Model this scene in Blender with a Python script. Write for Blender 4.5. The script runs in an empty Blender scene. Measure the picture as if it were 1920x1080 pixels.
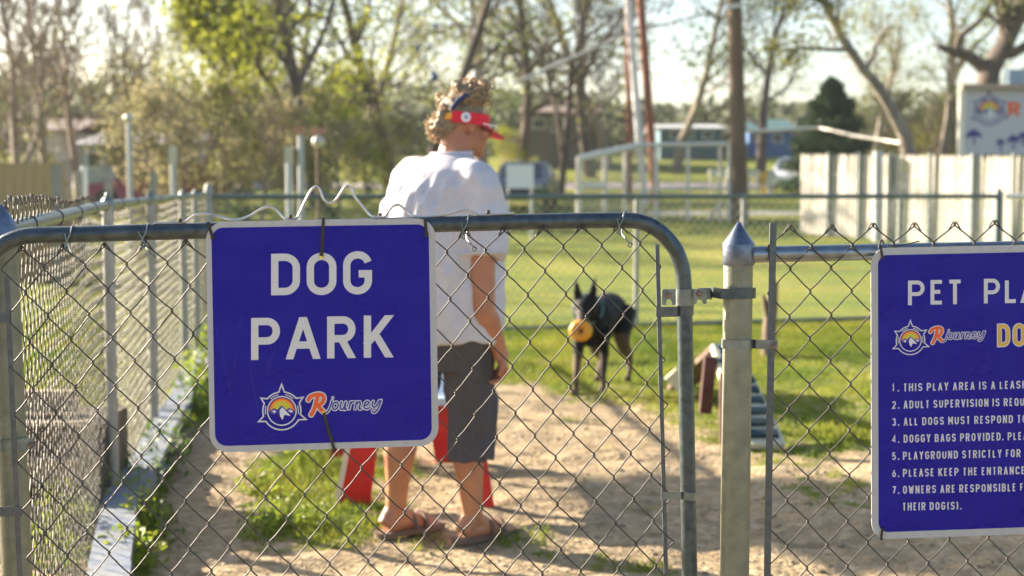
import bpy, bmesh, math, random
import numpy as np
from mathutils import Vector, Matrix

# ------------------------------------------------------------------ camera, sky, sun, exposure
SC = bpy.context.scene
COL = SC.collection
FPX, HOR, CAMH = 2667.0, 345.0, 1.36
PITCH = math.atan((540 - HOR) / FPX)
cam_d = bpy.data.cameras.new('camera')
cam = bpy.data.objects.new('camera', cam_d); COL.objects.link(cam)
cam.location = (0, 0, CAMH)
cam.rotation_euler = (math.radians(90) - PITCH, 0, 0)
cam_d.sensor_width = 36; cam_d.lens = 36 * FPX / 1920
cam_d.clip_start = 0.05; cam_d.clip_end = 2000
cam_d.dof.use_dof = True; cam_d.dof.focus_distance = 2.86; cam_d.dof.aperture_fstop = 3.9
SC.camera = cam

SUN_EL = math.radians(20)
SUN_TO = Vector((-0.85, 0.53, 0)).normalized()          # horizontal direction towards the sun
w = bpy.data.worlds.new('World'); SC.world = w; w.use_nodes = True
nt = w.node_tree; nt.nodes.clear()
sky = nt.nodes.new('ShaderNodeTexSky'); sky.sky_type = 'NISHITA'; sky.sun_disc = False
sky.sun_elevation = SUN_EL; sky.sun_rotation = math.atan2(SUN_TO.x, SUN_TO.y)
sky.air_density = 1.0; sky.dust_density = 2.0; sky.ozone_density = 1.2
bg = nt.nodes.new('ShaderNodeBackground'); bg.inputs[1].default_value = 0.060
out = nt.nodes.new('ShaderNodeOutputWorld')
nt.links.new(sky.outputs[0], bg.inputs[0]); nt.links.new(bg.outputs[0], out.inputs[0])
sl = bpy.data.lights.new('sun', 'SUN'); sl.energy = 5.0; sl.angle = math.radians(0.53); sl.color = (1.0, 0.87, 0.70)
sun = bpy.data.objects.new('sun', sl); COL.objects.link(sun)
sdir = Vector((SUN_TO.x * math.cos(SUN_EL), SUN_TO.y * math.cos(SUN_EL), math.sin(SUN_EL)))
sun.rotation_euler = sdir.to_track_quat('Z', 'Y').to_euler(); sun.location = (-20, 12, 12)
SC.view_settings.view_transform = 'Standard'; SC.view_settings.look = 'None'
SC.view_settings.gamma = 1; SC.view_settings.use_curve_mapping = False
SC.view_settings.exposure = 2.35
HAZE = .0003
SC.cycles.use_denoising = True
SC.cycles.max_bounces = 8; SC.cycles.transparent_max_bounces = 12
SC.cycles.sample_clamp_indirect = 6

# ------------------------------------------------------------------ helpers: view geometry
_cp, _sp = math.cos(PITCH), math.sin(PITCH)
def ray(px, py):
    x = (px - 960) / FPX; y = -(py - 540) / FPX
    return Vector((x, _cp + y * _sp, -_sp + y * _cp))
def P(px, py, Y):
    d = ray(px, py); k = Y / d.y
    return Vector((d.x * k, Y, CAMH + d.z * k))
def tz(Y, X=0.0):
    return float(np.interp(Y, [24, 32, 67, 100, 140, 400], [0, .22, 1.15, 3.3, 4.5, 9.0]))
def G(px, py):                                   # a point of the flat ground
    d = ray(px, py); k = -CAMH / d.z
    return Vector((d.x * k, d.y * k, 0))
class Plane:
    """vertical plane holding a gate or a fence: a = origin, u = along, v = up, n = towards the camera"""
    def __init__(s, a, b, tilt=True):
        s.a = Vector(a); s.u = (Vector(b) - s.a).normalized()
        s.n = s.u.cross(Vector((0, 0, 1))).normalized()
        s.v = s.n.cross(s.u).normalized()
    def hit(s, px, py, off=0.0):
        d = ray(px, py); o = Vector((0, 0, CAMH)); a = s.a + s.n * off
        k = (a - o).dot(s.n) / d.dot(s.n)
        return o + d * k
    def uv(s, px, py, off=0.0):
        p = s.hit(px, py, off) - s.a
        return p.dot(s.u), p.dot(s.v)
    def at(s, u, v, off=0.0):
        return s.a + s.u * u + s.v * v + s.n * off

# ------------------------------------------------------------------ helpers: meshes
class MB:
    def __init__(s): s.v = []; s.f = []; s.n = 0
    def add(s, v, f):
        v = [tuple(p) for p in v]
        s.f.extend([tuple(i + s.n for i in q) for q in f]); s.v.extend(v); s.n += len(v)
        return s
    def box(s, c, size, rot=None, taper=1.0):
        hx, hy, hz = [k / 2 for k in size]
        pts = []
        for z, t in ((-hz, 1), (hz, taper)):
            for x, y in ((-hx, -hy), (hx, -hy), (hx, hy), (-hx, hy)):
                p = Vector((x * t, y * t, z))
                if rot is not None: p = rot @ p
                pts.append(p + Vector(c))
        return s.add(pts, [(3, 2, 1, 0), (4, 5, 6, 7), (0, 1, 5, 4), (1, 2, 6, 5), (2, 3, 7, 6), (3, 0, 4, 7)])
    def bar(s, a, b, w, t, up=(0, 0, 1)):
        a = Vector(a); b = Vector(b); d = (b - a).normalized(); up = Vector(up)
        x = d.cross(up)
        if x.length < 1e-4: x = d.cross(Vector((0, 1, 0)))
        x.normalize(); y = x.cross(d).normalized()
        pts = [e + x * (i * w / 2) + y * (j * t / 2) for e in (a, b) for i, j in ((-1, -1), (1, -1), (1, 1), (-1, 1))]
        return s.add(pts, [(0, 1, 2, 3), (7, 6, 5, 4), (4, 5, 1, 0), (5, 6, 2, 1), (6, 7, 3, 2), (7, 4, 0, 3)])
    def tube(s, pts, r, n=8, caps=True, ref=None, flat=1.0):
        pts = [Vector(p) for p in pts]; m = len(pts)
        if not hasattr(r, '__len__'): r = [r] * m
        V = []; prev = None
        for i in range(m):
            t = (pts[min(i + 1, m - 1)] - pts[max(i - 1, 0)]).normalized()
            if ref is not None: a = t.cross(Vector(ref))
            elif prev is not None: a = prev - t * prev.dot(t)
            else: a = t.cross(Vector((0, 0, 1)))
            if a.length < 1e-5: a = t.cross(Vector((0, 1, 0)))
            if a.length < 1e-5: a = t.cross(Vector((1, 0, 0)))
            a.normalize(); prev = a; b = t.cross(a).normalized()
            rr = r[i]; ra, rb = (rr if hasattr(rr, '__len__') else (rr, rr * flat))
            for k in range(n):
                q = 2 * math.pi * k / n
                V.append(pts[i] + a * (ra * math.cos(q)) + b * (rb * math.sin(q)))
        F = [(i * n + k, i * n + (k + 1) % n, (i + 1) * n + (k + 1) % n, (i + 1) * n + k) for i in range(m - 1) for k in range(n)]
        if caps: F += [tuple(range(n - 1, -1, -1)), tuple(range((m - 1) * n, m * n))]
        return s.add(V, F)
    def lathe(s, c, prof, n=24, axis=None):
        """prof: (r, h) pairs along axis (default up)"""
        c = Vector(c); q = Vector(axis or (0, 0, 1)).normalized().to_track_quat('Z', 'Y')
        V = [c + q @ Vector((r * math.cos(2 * math.pi * k / n), r * math.sin(2 * math.pi * k / n), h)) for r, h in prof for k in range(n)]
        m = len(prof)
        F = [(i * n + k, i * n + (k + 1) % n, (i + 1) * n + (k + 1) % n, (i + 1) * n + k) for i in range(m - 1) for k in range(n)]
        F += [tuple(range(n - 1, -1, -1)), tuple(range((m - 1) * n, m * n))]
        return s.add(V, F)
    def ball(s, c, r, n=12, m=8, rot=None):
        if not hasattr(r, '__len__'): r = (r, r, r)
        c = Vector(c); V = []
        for i in range(m + 1):
            th = math.pi * i / m
            for k in range(n):
                q = 2 * math.pi * k / n
                p = Vector((r[0] * math.sin(th) * math.cos(q), r[1] * math.sin(th) * math.sin(q), r[2] * math.cos(th)))
                if rot is not None: p = rot @ p
                V.append(c + p)
        F = [(i * n + (k + 1) % n, i * n + k, (i + 1) * n + k, (i + 1) * n + (k + 1) % n)[::-1] for i in range(m) for k in range(n)]
        return s.add(V, F)
    def prism(s, poly, d):
        """poly: planar list of 3D points, d: thickness vector"""
        n = len(poly); poly = [Vector(p) for p in poly]; d = Vector(d)
        return s.add(poly + [p + d for p in poly], [tuple(range(n)), tuple(range(2 * n - 1, n - 1, -1))] + [(i, i + n, (i + 1) % n + n, (i + 1) % n) for i in range(n)])
    def strip(s, path, z0, z1, t):
        """upright band: path of (x, y), thickness t outwards to the left of the path"""
        path = [Vector((p[0], p[1])) for p in path]; m = len(path); off = []
        for i in range(m):
            d = (path[min(i + 1, m - 1)] - path[max(i - 1, 0)]).normalized(); off.append(Vector((d.y, -d.x)) * t)
        V = []
        for i in range(m):
            a = path[i]; b = a + off[i]
            V += [(a.x, a.y, z0), (b.x, b.y, z0), (b.x, b.y, z1), (a.x, a.y, z1)]
        F = [(i * 4 + k, i * 4 + (k + 1) % 4, i * 4 + 4 + (k + 1) % 4, i * 4 + 4 + k) for i in range(m - 1) for k in range(4)]
        F += [(3, 2, 1, 0), (m * 4 - 4, m * 4 - 3, m * 4 - 2, m * 4 - 1)]
        return s.add(V, F)
    def np(s, V, F):
        """numpy block"""
        k = s.n; s.v.extend(map(tuple, V.tolist())); s.f.extend([tuple(q) for q in (F + k).tolist()]); s.n += len(V); return s
    def mesh(s, name, loc=(0, 0, 0), smooth=True):
        me = bpy.data.meshes.new(name)
        v = np.array(s.v, dtype=float) - np.array(loc, dtype=float)
        me.from_pydata(v.tolist(), [], s.f)
        me.validate(clean_customdata=False)
        if smooth:
            me.shade_smooth()
            try: me.set_sharp_from_angle(angle=math.radians(40))
            except Exception: pass
        me.update(); return me

def link(name, me, mat=None, parent=None, loc=(0, 0, 0)):
    o = bpy.data.objects.new(name, me); COL.objects.link(o)
    if mat is not None and len(me.materials) == 0: me.materials.append(mat)
    o.location = loc
    if parent is not None: o.parent = parent
    return o
def origin(o):
    p = Vector(o.location)
    while o.parent is not None: o = o.parent; p += Vector(o.location)
    return p
def part(name, mb, mat, parent, smooth=True, label=None, kind=None):
    """mb holds world coordinates; the root is an unrotated Empty"""
    o = link(name, mb.mesh(name, origin(parent), smooth), mat, parent)
    if label: o['label'] = label
    if kind: o['kind'] = kind
    return o
def thing(name, label, cat, loc=(0, 0, 0), group=None):
    o = bpy.data.objects.new(name, None); COL.objects.link(o); o.empty_display_size = .1
    o.location = loc; o['label'] = label; o['category'] = cat
    if group: o['group'] = group
    return o
def single(name, label, cat, mb, mat, loc=(0, 0, 0), group=None, smooth=True, kind=None):
    o = link(name, mb.mesh(name, loc, smooth), mat, None, loc)
    if kind: o['kind'] = kind
    else: o['label'] = label; o['category'] = cat
    if group: o['group'] = group
    return o
def dup(root, loc, rz=0.0, label=None, scale=None):
    r = root.copy(); COL.objects.link(r); r.location = loc; r.rotation_euler = (0, 0, rz)
    if scale: r.scale = scale if hasattr(scale, '__len__') else (scale,) * 3
    if label: r['label'] = label
    for ch in list(root.children):
        c = ch.copy(); COL.objects.link(c); c.parent = r
        for g in list(ch.children):
            d = g.copy(); COL.objects.link(d); d.parent = c
    return r

# ------------------------------------------------------------------ helpers: materials
def mat(name, col, rough=.7, metal=0.0, col2=None, scale=20.0, bump=0.0, bscale=None, spec=.5, detail=4, contrast=(.35, .65), stretch=None, trans=0.0, attr=None, coat=0):
    m = bpy.data.materials.new(name); m.use_nodes = True; t = m.node_tree; N = t.nodes; L = t.links
    b = N['Principled BSDF']; b.inputs['Roughness'].default_value = rough; b.inputs['Metallic'].default_value = metal
    b.inputs['Specular IOR Level'].default_value = spec
    if coat: b.inputs['Coat Weight'].default_value = coat
    tc = N.new('ShaderNodeTexCoord'); src = tc.outputs['Object']
    if stretch:
        mp = N.new('ShaderNodeMapping'); mp.inputs['Scale'].default_value = stretch; L.new(src, mp.inputs[0]); src = mp.outputs[0]
    b.inputs['Base Color'].default_value = (*col, 1)
    colout = None
    if col2 is not None:
        n = N.new('ShaderNodeTexNoise'); n.inputs['Scale'].default_value = scale; n.inputs['Detail'].default_value = detail; L.new(src, n.inputs['Vector'])
        r = N.new('ShaderNodeMapRange'); r.inputs[1].default_value = contrast[0]; r.inputs[2].default_value = contrast[1]; L.new(n.outputs[0], r.inputs[0])
        mx = N.new('ShaderNodeMix'); mx.data_type = 'RGBA'; mx.inputs[6].default_value = (*col, 1); mx.inputs[7].default_value = (*col2, 1)
        L.new(r.outputs[0], mx.inputs[0]); colout = mx.outputs[2]
    if attr:
        a = N.new('ShaderNodeAttribute'); a.attribute_name = attr
        if colout is None: colout = a.outputs['Color']
        else:
            m2 = N.new('ShaderNodeMix'); m2.data_type = 'RGBA'; m2.blend_type = 'MULTIPLY'; m2.inputs[0].default_value = 1
            L.new(a.outputs['Color'], m2.inputs[6]); L.new(colout, m2.inputs[7]); colout = m2.outputs[2]
    if colout is not None: L.new(colout, b.inputs['Base Color'])
    if bump:
        n2 = N.new('ShaderNodeTexNoise'); n2.inputs['Scale'].default_value = bscale or scale * 2; n2.inputs['Detail'].default_value = 6; L.new(src, n2.inputs['Vector'])
        bp = N.new('ShaderNodeBump'); bp.inputs['Strength'].default_value = bump; bp.inputs['Distance'].default_value = .01; L.new(n2.outputs[0], bp.inputs['Height']); L.new(bp.outputs[0], b.inputs['Normal'])
    if trans:
        tr = N.new('ShaderNodeBsdfTranslucent'); mxs = N.new('ShaderNodeMixShader'); mxs.inputs[0].default_value = trans
        if colout is not None: L.new(colout, tr.inputs[0])
        else: tr.inputs[0].default_value = (*col, 1)
        L.new(b.outputs[0], mxs.inputs[1]); L.new(tr.outputs[0], mxs.inputs[2]); L.new(mxs.outputs[0], N['Material Output'].inputs[0])
    return m

M = {}
M['galv'] = mat('galvanised_pipe', (.088, .112, .128), .40, .75, (.052, .070, .082), 55, .12, 260)
M['galv_light'] = mat('galvanised_fitting', (.22, .25, .245), .42, .7, (.15, .175, .17), 45, .12, 200)
M['galv_rail'] = mat('bright_pipe', (.26, .30, .33), .30, .85, (.17, .20, .23), 25, .05, 120)
M['cap'] = mat('aluminium_cap', (.17, .20, .26), .32, .85, (.11, .13, .17), 40, .08, 150)
M['post'] = mat('painted_post', (.22, .23, .18), .36, .5, (.16, .175, .135), 30, .25, 320)
M['flat_bar'] = mat('flat_steel_bar', (.11, .125, .14), .45, .6, (.075, .09, .10), 60, .08, 200)
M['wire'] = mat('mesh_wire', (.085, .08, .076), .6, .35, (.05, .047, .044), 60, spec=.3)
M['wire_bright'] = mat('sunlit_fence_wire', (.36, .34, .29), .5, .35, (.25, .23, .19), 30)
M['rod'] = mat('aluminium_rod', (.62, .62, .60), .3, .85, (.46, .46, .45), 60)
M['bolt'] = mat('dark_bolt', (.10, .09, .09), .45, .7, (.05, .045, .04), 300)
M['bolt_rust'] = mat('weathered_bolt', (.30, .27, .25), .5, .7, (.14, .09, .06), 400)
M['black'] = mat('black_plastic', (.012, .012, .013), .35)
M['yellow_bit'] = mat('yellow_plastic', (.75, .65, .1), .5)
# ------------------------------------------------------------------ chain-link maker
def tubes_np(paths, r, n, ref):
    """many polylines of equal length at once: paths (k, m, 3); ref = plane normal"""
    paths = np.asarray(paths, float); k, m, _ = paths.shape
    t = np.empty_like(paths); t[:, 1:-1] = paths[:, 2:] - paths[:, :-2]; t[:, 0] = paths[:, 1] - paths[:, 0]; t[:, -1] = paths[:, -1] - paths[:, -2]
    t /= np.linalg.norm(t, axis=2, keepdims=True) + 1e-12
    a = np.cross(t, np.array(ref, float)); a /= np.linalg.norm(a, axis=2, keepdims=True) + 1e-12
    b = np.cross(t, a)
    q = 2 * np.pi * np.arange(n) / n
    r = np.asarray(r, float); rr = r if r.ndim else np.full((k, m), float(r))
    V = paths[:, :, None, :] + rr[:, :, None, None] * (a[:, :, None, :] * np.cos(q)[None, None, :, None] + b[:, :, None, :] * np.sin(q)[None, None, :, None])
    idx = np.arange(k * m * n).reshape(k, m, n)
    A = idx[:, :-1, :]; B = np.roll(A, -1, axis=2); D = idx[:, 1:, :]; C = np.roll(D, -1, axis=2)
    return V.reshape(-1, 3), np.stack([A, B, C, D], -1).reshape(-1, 4)

def chain_link(mapf, ncol, nrow, w, h, r, sides, seed, wob=0.0, ref=(0, -1, 0), detail=True, top=True, bow=.002, i0=0):
    """mapf(u, v, d): arrays -> (..., 3). Wire i weaves between columns i and i+1 (pitch w/2), v runs down from 0."""
    rng = np.random.default_rng(seed); e = r * 1.15; d = r * 1.2
    wu = rng.normal(0, wob, (ncol + abs(i0) + 3, nrow + 2)); wv = rng.normal(0, wob, (ncol + abs(i0) + 3, nrow + 2))
    P_ = []
    for i in range(i0, i0 + ncol):
        pts = []
        for k in range(nrow + 1):
            c = i if (i + k) % 2 == 0 else i + 1
            left = c == i; sx = -1 if left else 1
            x = c * w / 2 + wu[c, k] + sx * e; y = k * h / 2 + wv[c, k]
            # arriving at a left apex the wire comes from the right = back side
            din = -d if left else d; dout = -din
            if detail:
                pts += [(x - sx * .9 * e, y - 1.9 * r, din), (x, y - .5 * r, din * .55), (x, y + .5 * r, dout * .55), (x - sx * .9 * e, y + 1.9 * r, dout)]
                if k < nrow:
                    c2 = i + 1 if left else i; x2 = c2 * w / 2 + wu[c2, k + 1]; y2 = (k + 1) * h / 2 + wv[c2, k + 1]
                    bo = rng.normal(0, bow)
                    pts += [((x * 2 + x2) / 3 + bo, (y * 2 + y2) / 3, dout), ((x + x2 * 2) / 3 + bo * .8, (y + y2 * 2) / 3, dout)]
            else:
                pts += [(x, y, din * .5), (x, y + r, dout * .5)]
        P_.append(pts)
    P_ = np.array(P_)
    if detail: P_[:, 0, 1] = P_[:, 1, 1]  # no stub above the first apex
    W = mapf(P_[..., 0], P_[..., 1], P_[..., 2])
    V, F = tubes_np(W, r, sides, ref)
    mb = MB(); mb.np(V, F)
    if top:                                           # bent-over wire ends at every top apex
        K = []
        for i in range(i0, i0 + ncol):
            c = i if i % 2 == 0 else i + 1; sx = -1 if c == i else 1
            x = c * w / 2 + wu[c, 0]; s2 = -sx; L_ = rng.uniform(.010, .022) * w / .08
            y0 = wv[c, 0]
            zz = (d if sx < 0 else -d)
            K.append([(x + sx * e, y0 + .5 * r, 0), (x + sx * e * .5, y0 - 2.5 * r, zz), (x - sx * e * 1.2, y0 - 3.2 * r, zz * 1.6), (x - sx * 2.6 * r, y0 - 1 * r, zz * 1.8), (x - sx * (3 * r + L_ * .55), y0 + L_, zz * 1.8 + rng.normal(0, r))])
        K = np.array(K); V, F = tubes_np(mapf(K[..., 0], K[..., 1], K[..., 2]), r, sides, ref); mb.np(V, F)
    return mb
def planemap(pl, u0, v0, tu=(1, 0), tv=(0, -1)):
    a = np.array(pl.a); U = np.array(pl.u); V = np.array(pl.v); Nn = np.array(pl.n)
    def f(u, v, d):
        v = v - .0082 * np.clip((v - .008) / .03, 0, 1)
        uu = u0 + u * tu[0] + v * tv[0]; vv = v0 + u * tu[1] + v * tv[1]
        return a + uu[..., None] * U + vv[..., None] * V + d[..., None] * Nn
    return f

# ------------------------------------------------------------------ planes of the gate and of the fence beside it
GP = Plane(P(60, 441, 2.78), P(1181, 412, 2.905))
FPn = Plane(P(1413, 477, 2.90), P(1920, 467, 2.955))
def gpts(pl, pts, off=0.0): return [pl.hit(x, y, off) for x, y in pts]
def smooth_path(pts, sub=6):
    pts = [Vector(p) for p in pts]; o = []
    for i in range(len(pts) - 1):
        p0, p1, p2, p3 = pts[max(i - 1, 0)], pts[i], pts[i + 1], pts[min(i + 2, len(pts) - 1)]
        for k in range(sub):
            t = k / sub
            o.append(.5 * ((2 * p1) + (-p0 + p2) * t + (2 * p0 - 5 * p1 + 4 * p2 - p3) * t * t + (-p0 + 3 * p1 - 3 * p2 + p3) * t ** 3))
    o.append(pts[-1]); return o

def hexbolt(mb, c, n, r=.0075, L=.008, stub=.0045):
    n = Vector(n).normalized()
    mb.lathe(Vector(c), [(r * 1.45, 0), (r * 1.45, L * .18)], 18, n)
    mb.lathe(Vector(c) + n * L * .18, [(r, 0), (r, L * .75), (r * .8, L * .85)], 6, n)
    mb.lathe(Vector(c) + n * L * .9, [(stub, 0), (stub, L * .5), (stub * .7, L * .65)], 10, n)

# ------------------------------------------------------------------ the gate
gate = thing('chain_link_gate', 'chain link walk gate with a rounded galvanised pipe frame, carrying the square blue sign', 'gate', (P(60, 441, 2.78).x, 2.78, 0))
px_frame = [(-36, 1600), (-40, 1080), (-44, 700), (-42, 560), (-34, 510), (-18, 478), (4, 459), (30, 447), (60, 441.5), (126, 440), (290, 435), (560, 428), (950, 417), (1120, 413.5), (1170, 413), (1200, 416), (1227, 427), (1250, 446), (1268, 471), (1279, 503), (1282.5, 540), (1284, 600), (1293, 1080), (1302, 1600)]
fr = gpts(GP, px_frame)
seg = smooth_path(fr, 5)
mb = MB(); mb.tube(seg, .0162, 20)
lo = [p for p in (fr[0], fr[-1])]
mb.tube([fr[0], fr[-1]], .0158, 16)
part('gate_frame', mb, M['galv'], gate)
# fabric: knots measured at (159,492) (1091,504): axes follow the sagging gate
u1, v1 = GP.uv(198, 458); ua, va = GP.uv(1015, 427)
du = .0786; dv = .0955; tilt = math.atan2(va - v1, ua - u1)
ncol = 31
u_start = u1 - 4.0 * du / 2 - 0 * du
v_start = v1 - 4 * du / 2 * math.tan(tilt)
gm = chain_link(planemap(GP, u_start, v_start, (1, math.tan(tilt)), (.035, -1)), 33, 24, du, dv, .00148, 7, 5, .0007, tuple(GP.n), bow=.0009, i0=-1)
off = np.array(GP.n) * .014
gm.v = [tuple(np.array(p) + off) for p in gm.v]
part('chain_link_mesh', gm, M['wire'], gate, kind='stuff')
def bar_px(pl, a, b, wpx, t, off=0.0):
    A = pl.hit(*a, off); B = pl.hit(*b, off)
    return A, B
def flatbar(pl, a, b, w, t, off):
    mb = MB(); A = pl.hit(*a, off); B = pl.hit(*b, off); mb.bar(A, B, w, t, up=pl.n); return mb
part('tension_bar', flatbar(GP, (1232, 458), (1262, 1560), .0085, .004, .014), M['flat_bar'], gate, False)
part('tension_bar', flatbar(GP, (13, 517), (58, 1560), .0095, .004, .014), M['flat_bar'], gate, False)
def band(pl, px, py, r, hgt, px_end, side, t=.0022, ext_off=.0165, dy=0.0):
    """steel band round a pipe at (px,py), tail running to px_end"""
    c = pl.hit(px, py); e = pl.hit(px_end, py + dy, ext_off)
    U = pl.u; Nn = pl.n; path = []
    path.append(e); path.append(c + U * side * r * 1.15 + Nn * (ext_off * .95))
    for k in range(0, 13):
        a = math.radians(60 - side * 0) if False else 0
        th = math.pi / 2 * 0.65 - k * (math.pi * 1.2) / 12      # from the near flank round the front to the back
        path.append(c + U * side * (r + .0006) * math.sin(th) + Nn * (r + .0006) * math.cos(th))
    V = [(p.x, p.y) for p in path]
    if side < 0: pass
    mb = MB(); z = c.z
    n = len(V)
    vv = []; off_ = []
    for i in range(n):
        d = (Vector(V[min(i + 1, n - 1)]) - Vector(V[max(i - 1, 0)])).normalized(); o = Vector((d.y, -d.x))
        # outwards
        ctr = Vector((c.x, c.y)); 
        if i < 2: o = Vector((Nn.x, Nn.y))
        else: o = (Vector(V[i]) - ctr).normalized()
        off_.append(o * t)
    for i in range(n):
        f = i / (n - 1); zc = e.z + (z - e.z) * min(1, f * 2.2)
        a_ = Vector(V[i]); b_ = a_ + off_[i]
        vv += [(a_.x, a_.y, zc - hgt / 2), (b_.x, b_.y, zc - hgt / 2), (b_.x, b_.y, zc + hgt / 2), (a_.x, a_.y, zc + hgt / 2)]
    ff = [(i * 4 + k, i * 4 + (k + 1) % 4, i * 4 + 4 + (k + 1) % 4, i * 4 + 4 + k) for i in range(n - 1) for k in range(4)]
    ff += [(3, 2, 1, 0), (n * 4 - 4, n * 4 - 3, n * 4 - 2, n * 4 - 1)]
    return mb.add(vv, ff)
part('tension_band', band(GP, 1283.5, 581, .0162, .021, 1230, -1, dy=4), M['flat_bar'], gate)
part('tension_band', band(GP, 1290, 928.5, .0162, .0165, 1239, -1, dy=1), M['galv_light'], gate)
part('tension_band', band(GP, -43, 595, .0162, .020, 19, 1), M['flat_bar'], gate)
part('tension_band', band(GP, -41, 958, .0162, .019, 42, 1), M['flat_bar'], gate)
# latch: pressed plate with two hook notches bolted round the frame pipe
def plate_px(pl, pts, off, t):
    a = [pl.hit(x, y, off) for x, y in pts]; return MB().prism(a, pl.n * t)
lx, ly = 1220, 500; S = 7.385
def L(x, y): return (lx + x / S, ly + y / S)
notch = lambda cx, yb: [L(cx - 38, 530), L(cx - 36, 480), L(cx - 22, 455), L(cx, 448), L(cx + 22, 455), L(cx + 36, 480), L(cx + 40, yb)]
lp = [L(152, 330), L(165, 312), L(330, 308), L(330, 530), L(290, 533)] + notch(247, 533)[::-1][0:7] + [L(160, 530), L(150, 515)]
latch = MB()
latch.prism(gpts(GP, [L(152, 330), L(165, 312), L(345, 306), L(345, 530), L(292, 530), L(286, 480), L(268, 455), L(246, 448), L(224, 456), L(212, 480), L(208, 530), L(165, 530), L(152, 515)], .0125), GP.n * .0028)
latch.prism(gpts(GP, [L(575, 306), L(755, 306), L(770, 325), L(770, 505), L(755, 515), L(722, 510), L(708, 470), L(690, 446), L(660, 444), L(640, 470), L(636, 500), L(600, 524), L(575, 528)], .0125), GP.n * .0028)
cL = GP.hit(*L(462, 418)); zt = GP.hit(*L(462, 306)).z; zb = GP.hit(*L(462, 530)).z
path = []
for k in range(15):
    th = -math.pi / 2 * .99 + k * math.pi * .99 / 14
    q = cL + GP.u * .0185 * math.sin(th) + GP.n * (.0165 + .0015) * max(math.cos(th), 0) + GP.n * .003
    path.append((q.x, q.y))
latch.strip(path, zb, zt, .0022)
part('gate_latch', latch, M['galv_light'], gate)
lt = [o for o in gate.children if o.name.startswith('gate_latch')][0]
for bx, by in ((245, 385), (675, 370)):
    mb = MB(); hexbolt(mb, GP.hit(*L(bx, by), .0158), GP.n, .0052, .0065, .0032); part('bolt', mb, M['bolt_rust'], lt)
# wire ties holding the fabric to the top rail
for tx, lean in ((128, 4), (270, -1), (872, 3), (1164, 3)):
    o0 = Plane(GP.a, GP.a + GP.u)
    y = 440 + (tx - 126) * (412 - 440) / (1170 - 126)
    def q(dx, dy, o): return GP.hit(tx + dx, y + dy, o)
    pts = [q(-10 + lean, -2, .019), q(-4, 10, .021), q(2 - lean, 22, .022), q(0, 28, .024), q(-6, 24, .022), q(-3, 12, .021), q(3, 0, .0205), q(6, -12, .014), q(9, -17, .002), q(10, -14, -.010), q(6, 8, -.018), q(2, 24, -.006), q(8, 34, .016), q(15, 42, .018)]
    mb = MB(); mb.tube(smooth_path(pts, 4), .0016, 6, ref=None)
    mb.tube(smooth_path([q(15, 42, .018), q(20, 44, .022), q(20, 50, .018), q(14, 50, .015), q(15, 43, .019), q(22, 47, .022)], 4), .0015, 6)
    part('tie_wire', mb, M['galv_light'], gate)
# small drill hole in the corner of the frame
mb = MB(); mb.lathe(GP.hit(1249.5, 447.5, .0150), [(.0022, 0), (.0022, .0018)], 10, GP.n); part('drill_hole', mb, M['black'], gate)

# ------------------------------------------------------------------ silver bent rod along the gate rail
OX, OY, OS = 280, 320, 2.743
Z = lambda x, y: (OX + x / OS, OY + y / OS)
rp = [(22, 270), (90, 269), (150, 268), (182, 263), (212, 243), (245, 226), (290, 223), (335, 230), (385, 244), (430, 253), (470, 250), (520, 231), (570, 200), (605, 187), (635, 191), (665, 215), (693, 243), (705, 248), (750, 246), (770, 226), (800, 160), (830, 105), (848, 86), (862, 82), (878, 100), (893, 140), (912, 160), (930, 166), (955, 155), (985, 115), (1003, 88), (1020, 78), (1037, 92), (1055, 130), (1085, 170), (1130, 222), (1160, 238), (1205, 240), (1225, 215), (1248, 187), (1270, 177), (1292, 180), (1320, 205), (1350, 228), (1390, 238), (1440, 237), (1500, 230), (1560, 216), (1610, 205), (1645, 204), (1675, 220), (1700, 227), (1780, 224), (1875, 219)]
rod = thing('bent_rod', 'thin silver rod bent into mountain peaks on top of the gate rail', 'ornament', tuple(GP.hit(620, 410, 0)))
mb = MB(); mb.tube(smooth_path(gpts(GP, [Z(x, y) for x, y in rp], .004), 4), (.0026), 8, flat=1.0)
part('rod', mb, M['rod'], rod)
for bx, by in ((158, 268), (725, 247), (1187, 239), (1742, 224)):
    c = GP.hit(*Z(bx, by), .004); mb = MB()
    mb.lathe(c + Vector((0, 0, .002)), [(.0052, 0), (.0052, .0012)], 14)
    mb.lathe(c + Vector((0, 0, .0032)), [(.0036, 0), (.0040, .0042), (.0028, .0052)], 6)
    part('bolt', mb, M['bolt'], rod)
for bx, by in ((862, 90), (1022, 86)):
    mb = MB(); mb.lathe(GP.hit(*Z(bx, by + 4), .001), [(.0030, 0), (.0042, .0035)], 6); part('bolt', mb, M['bolt'], rod)

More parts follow.
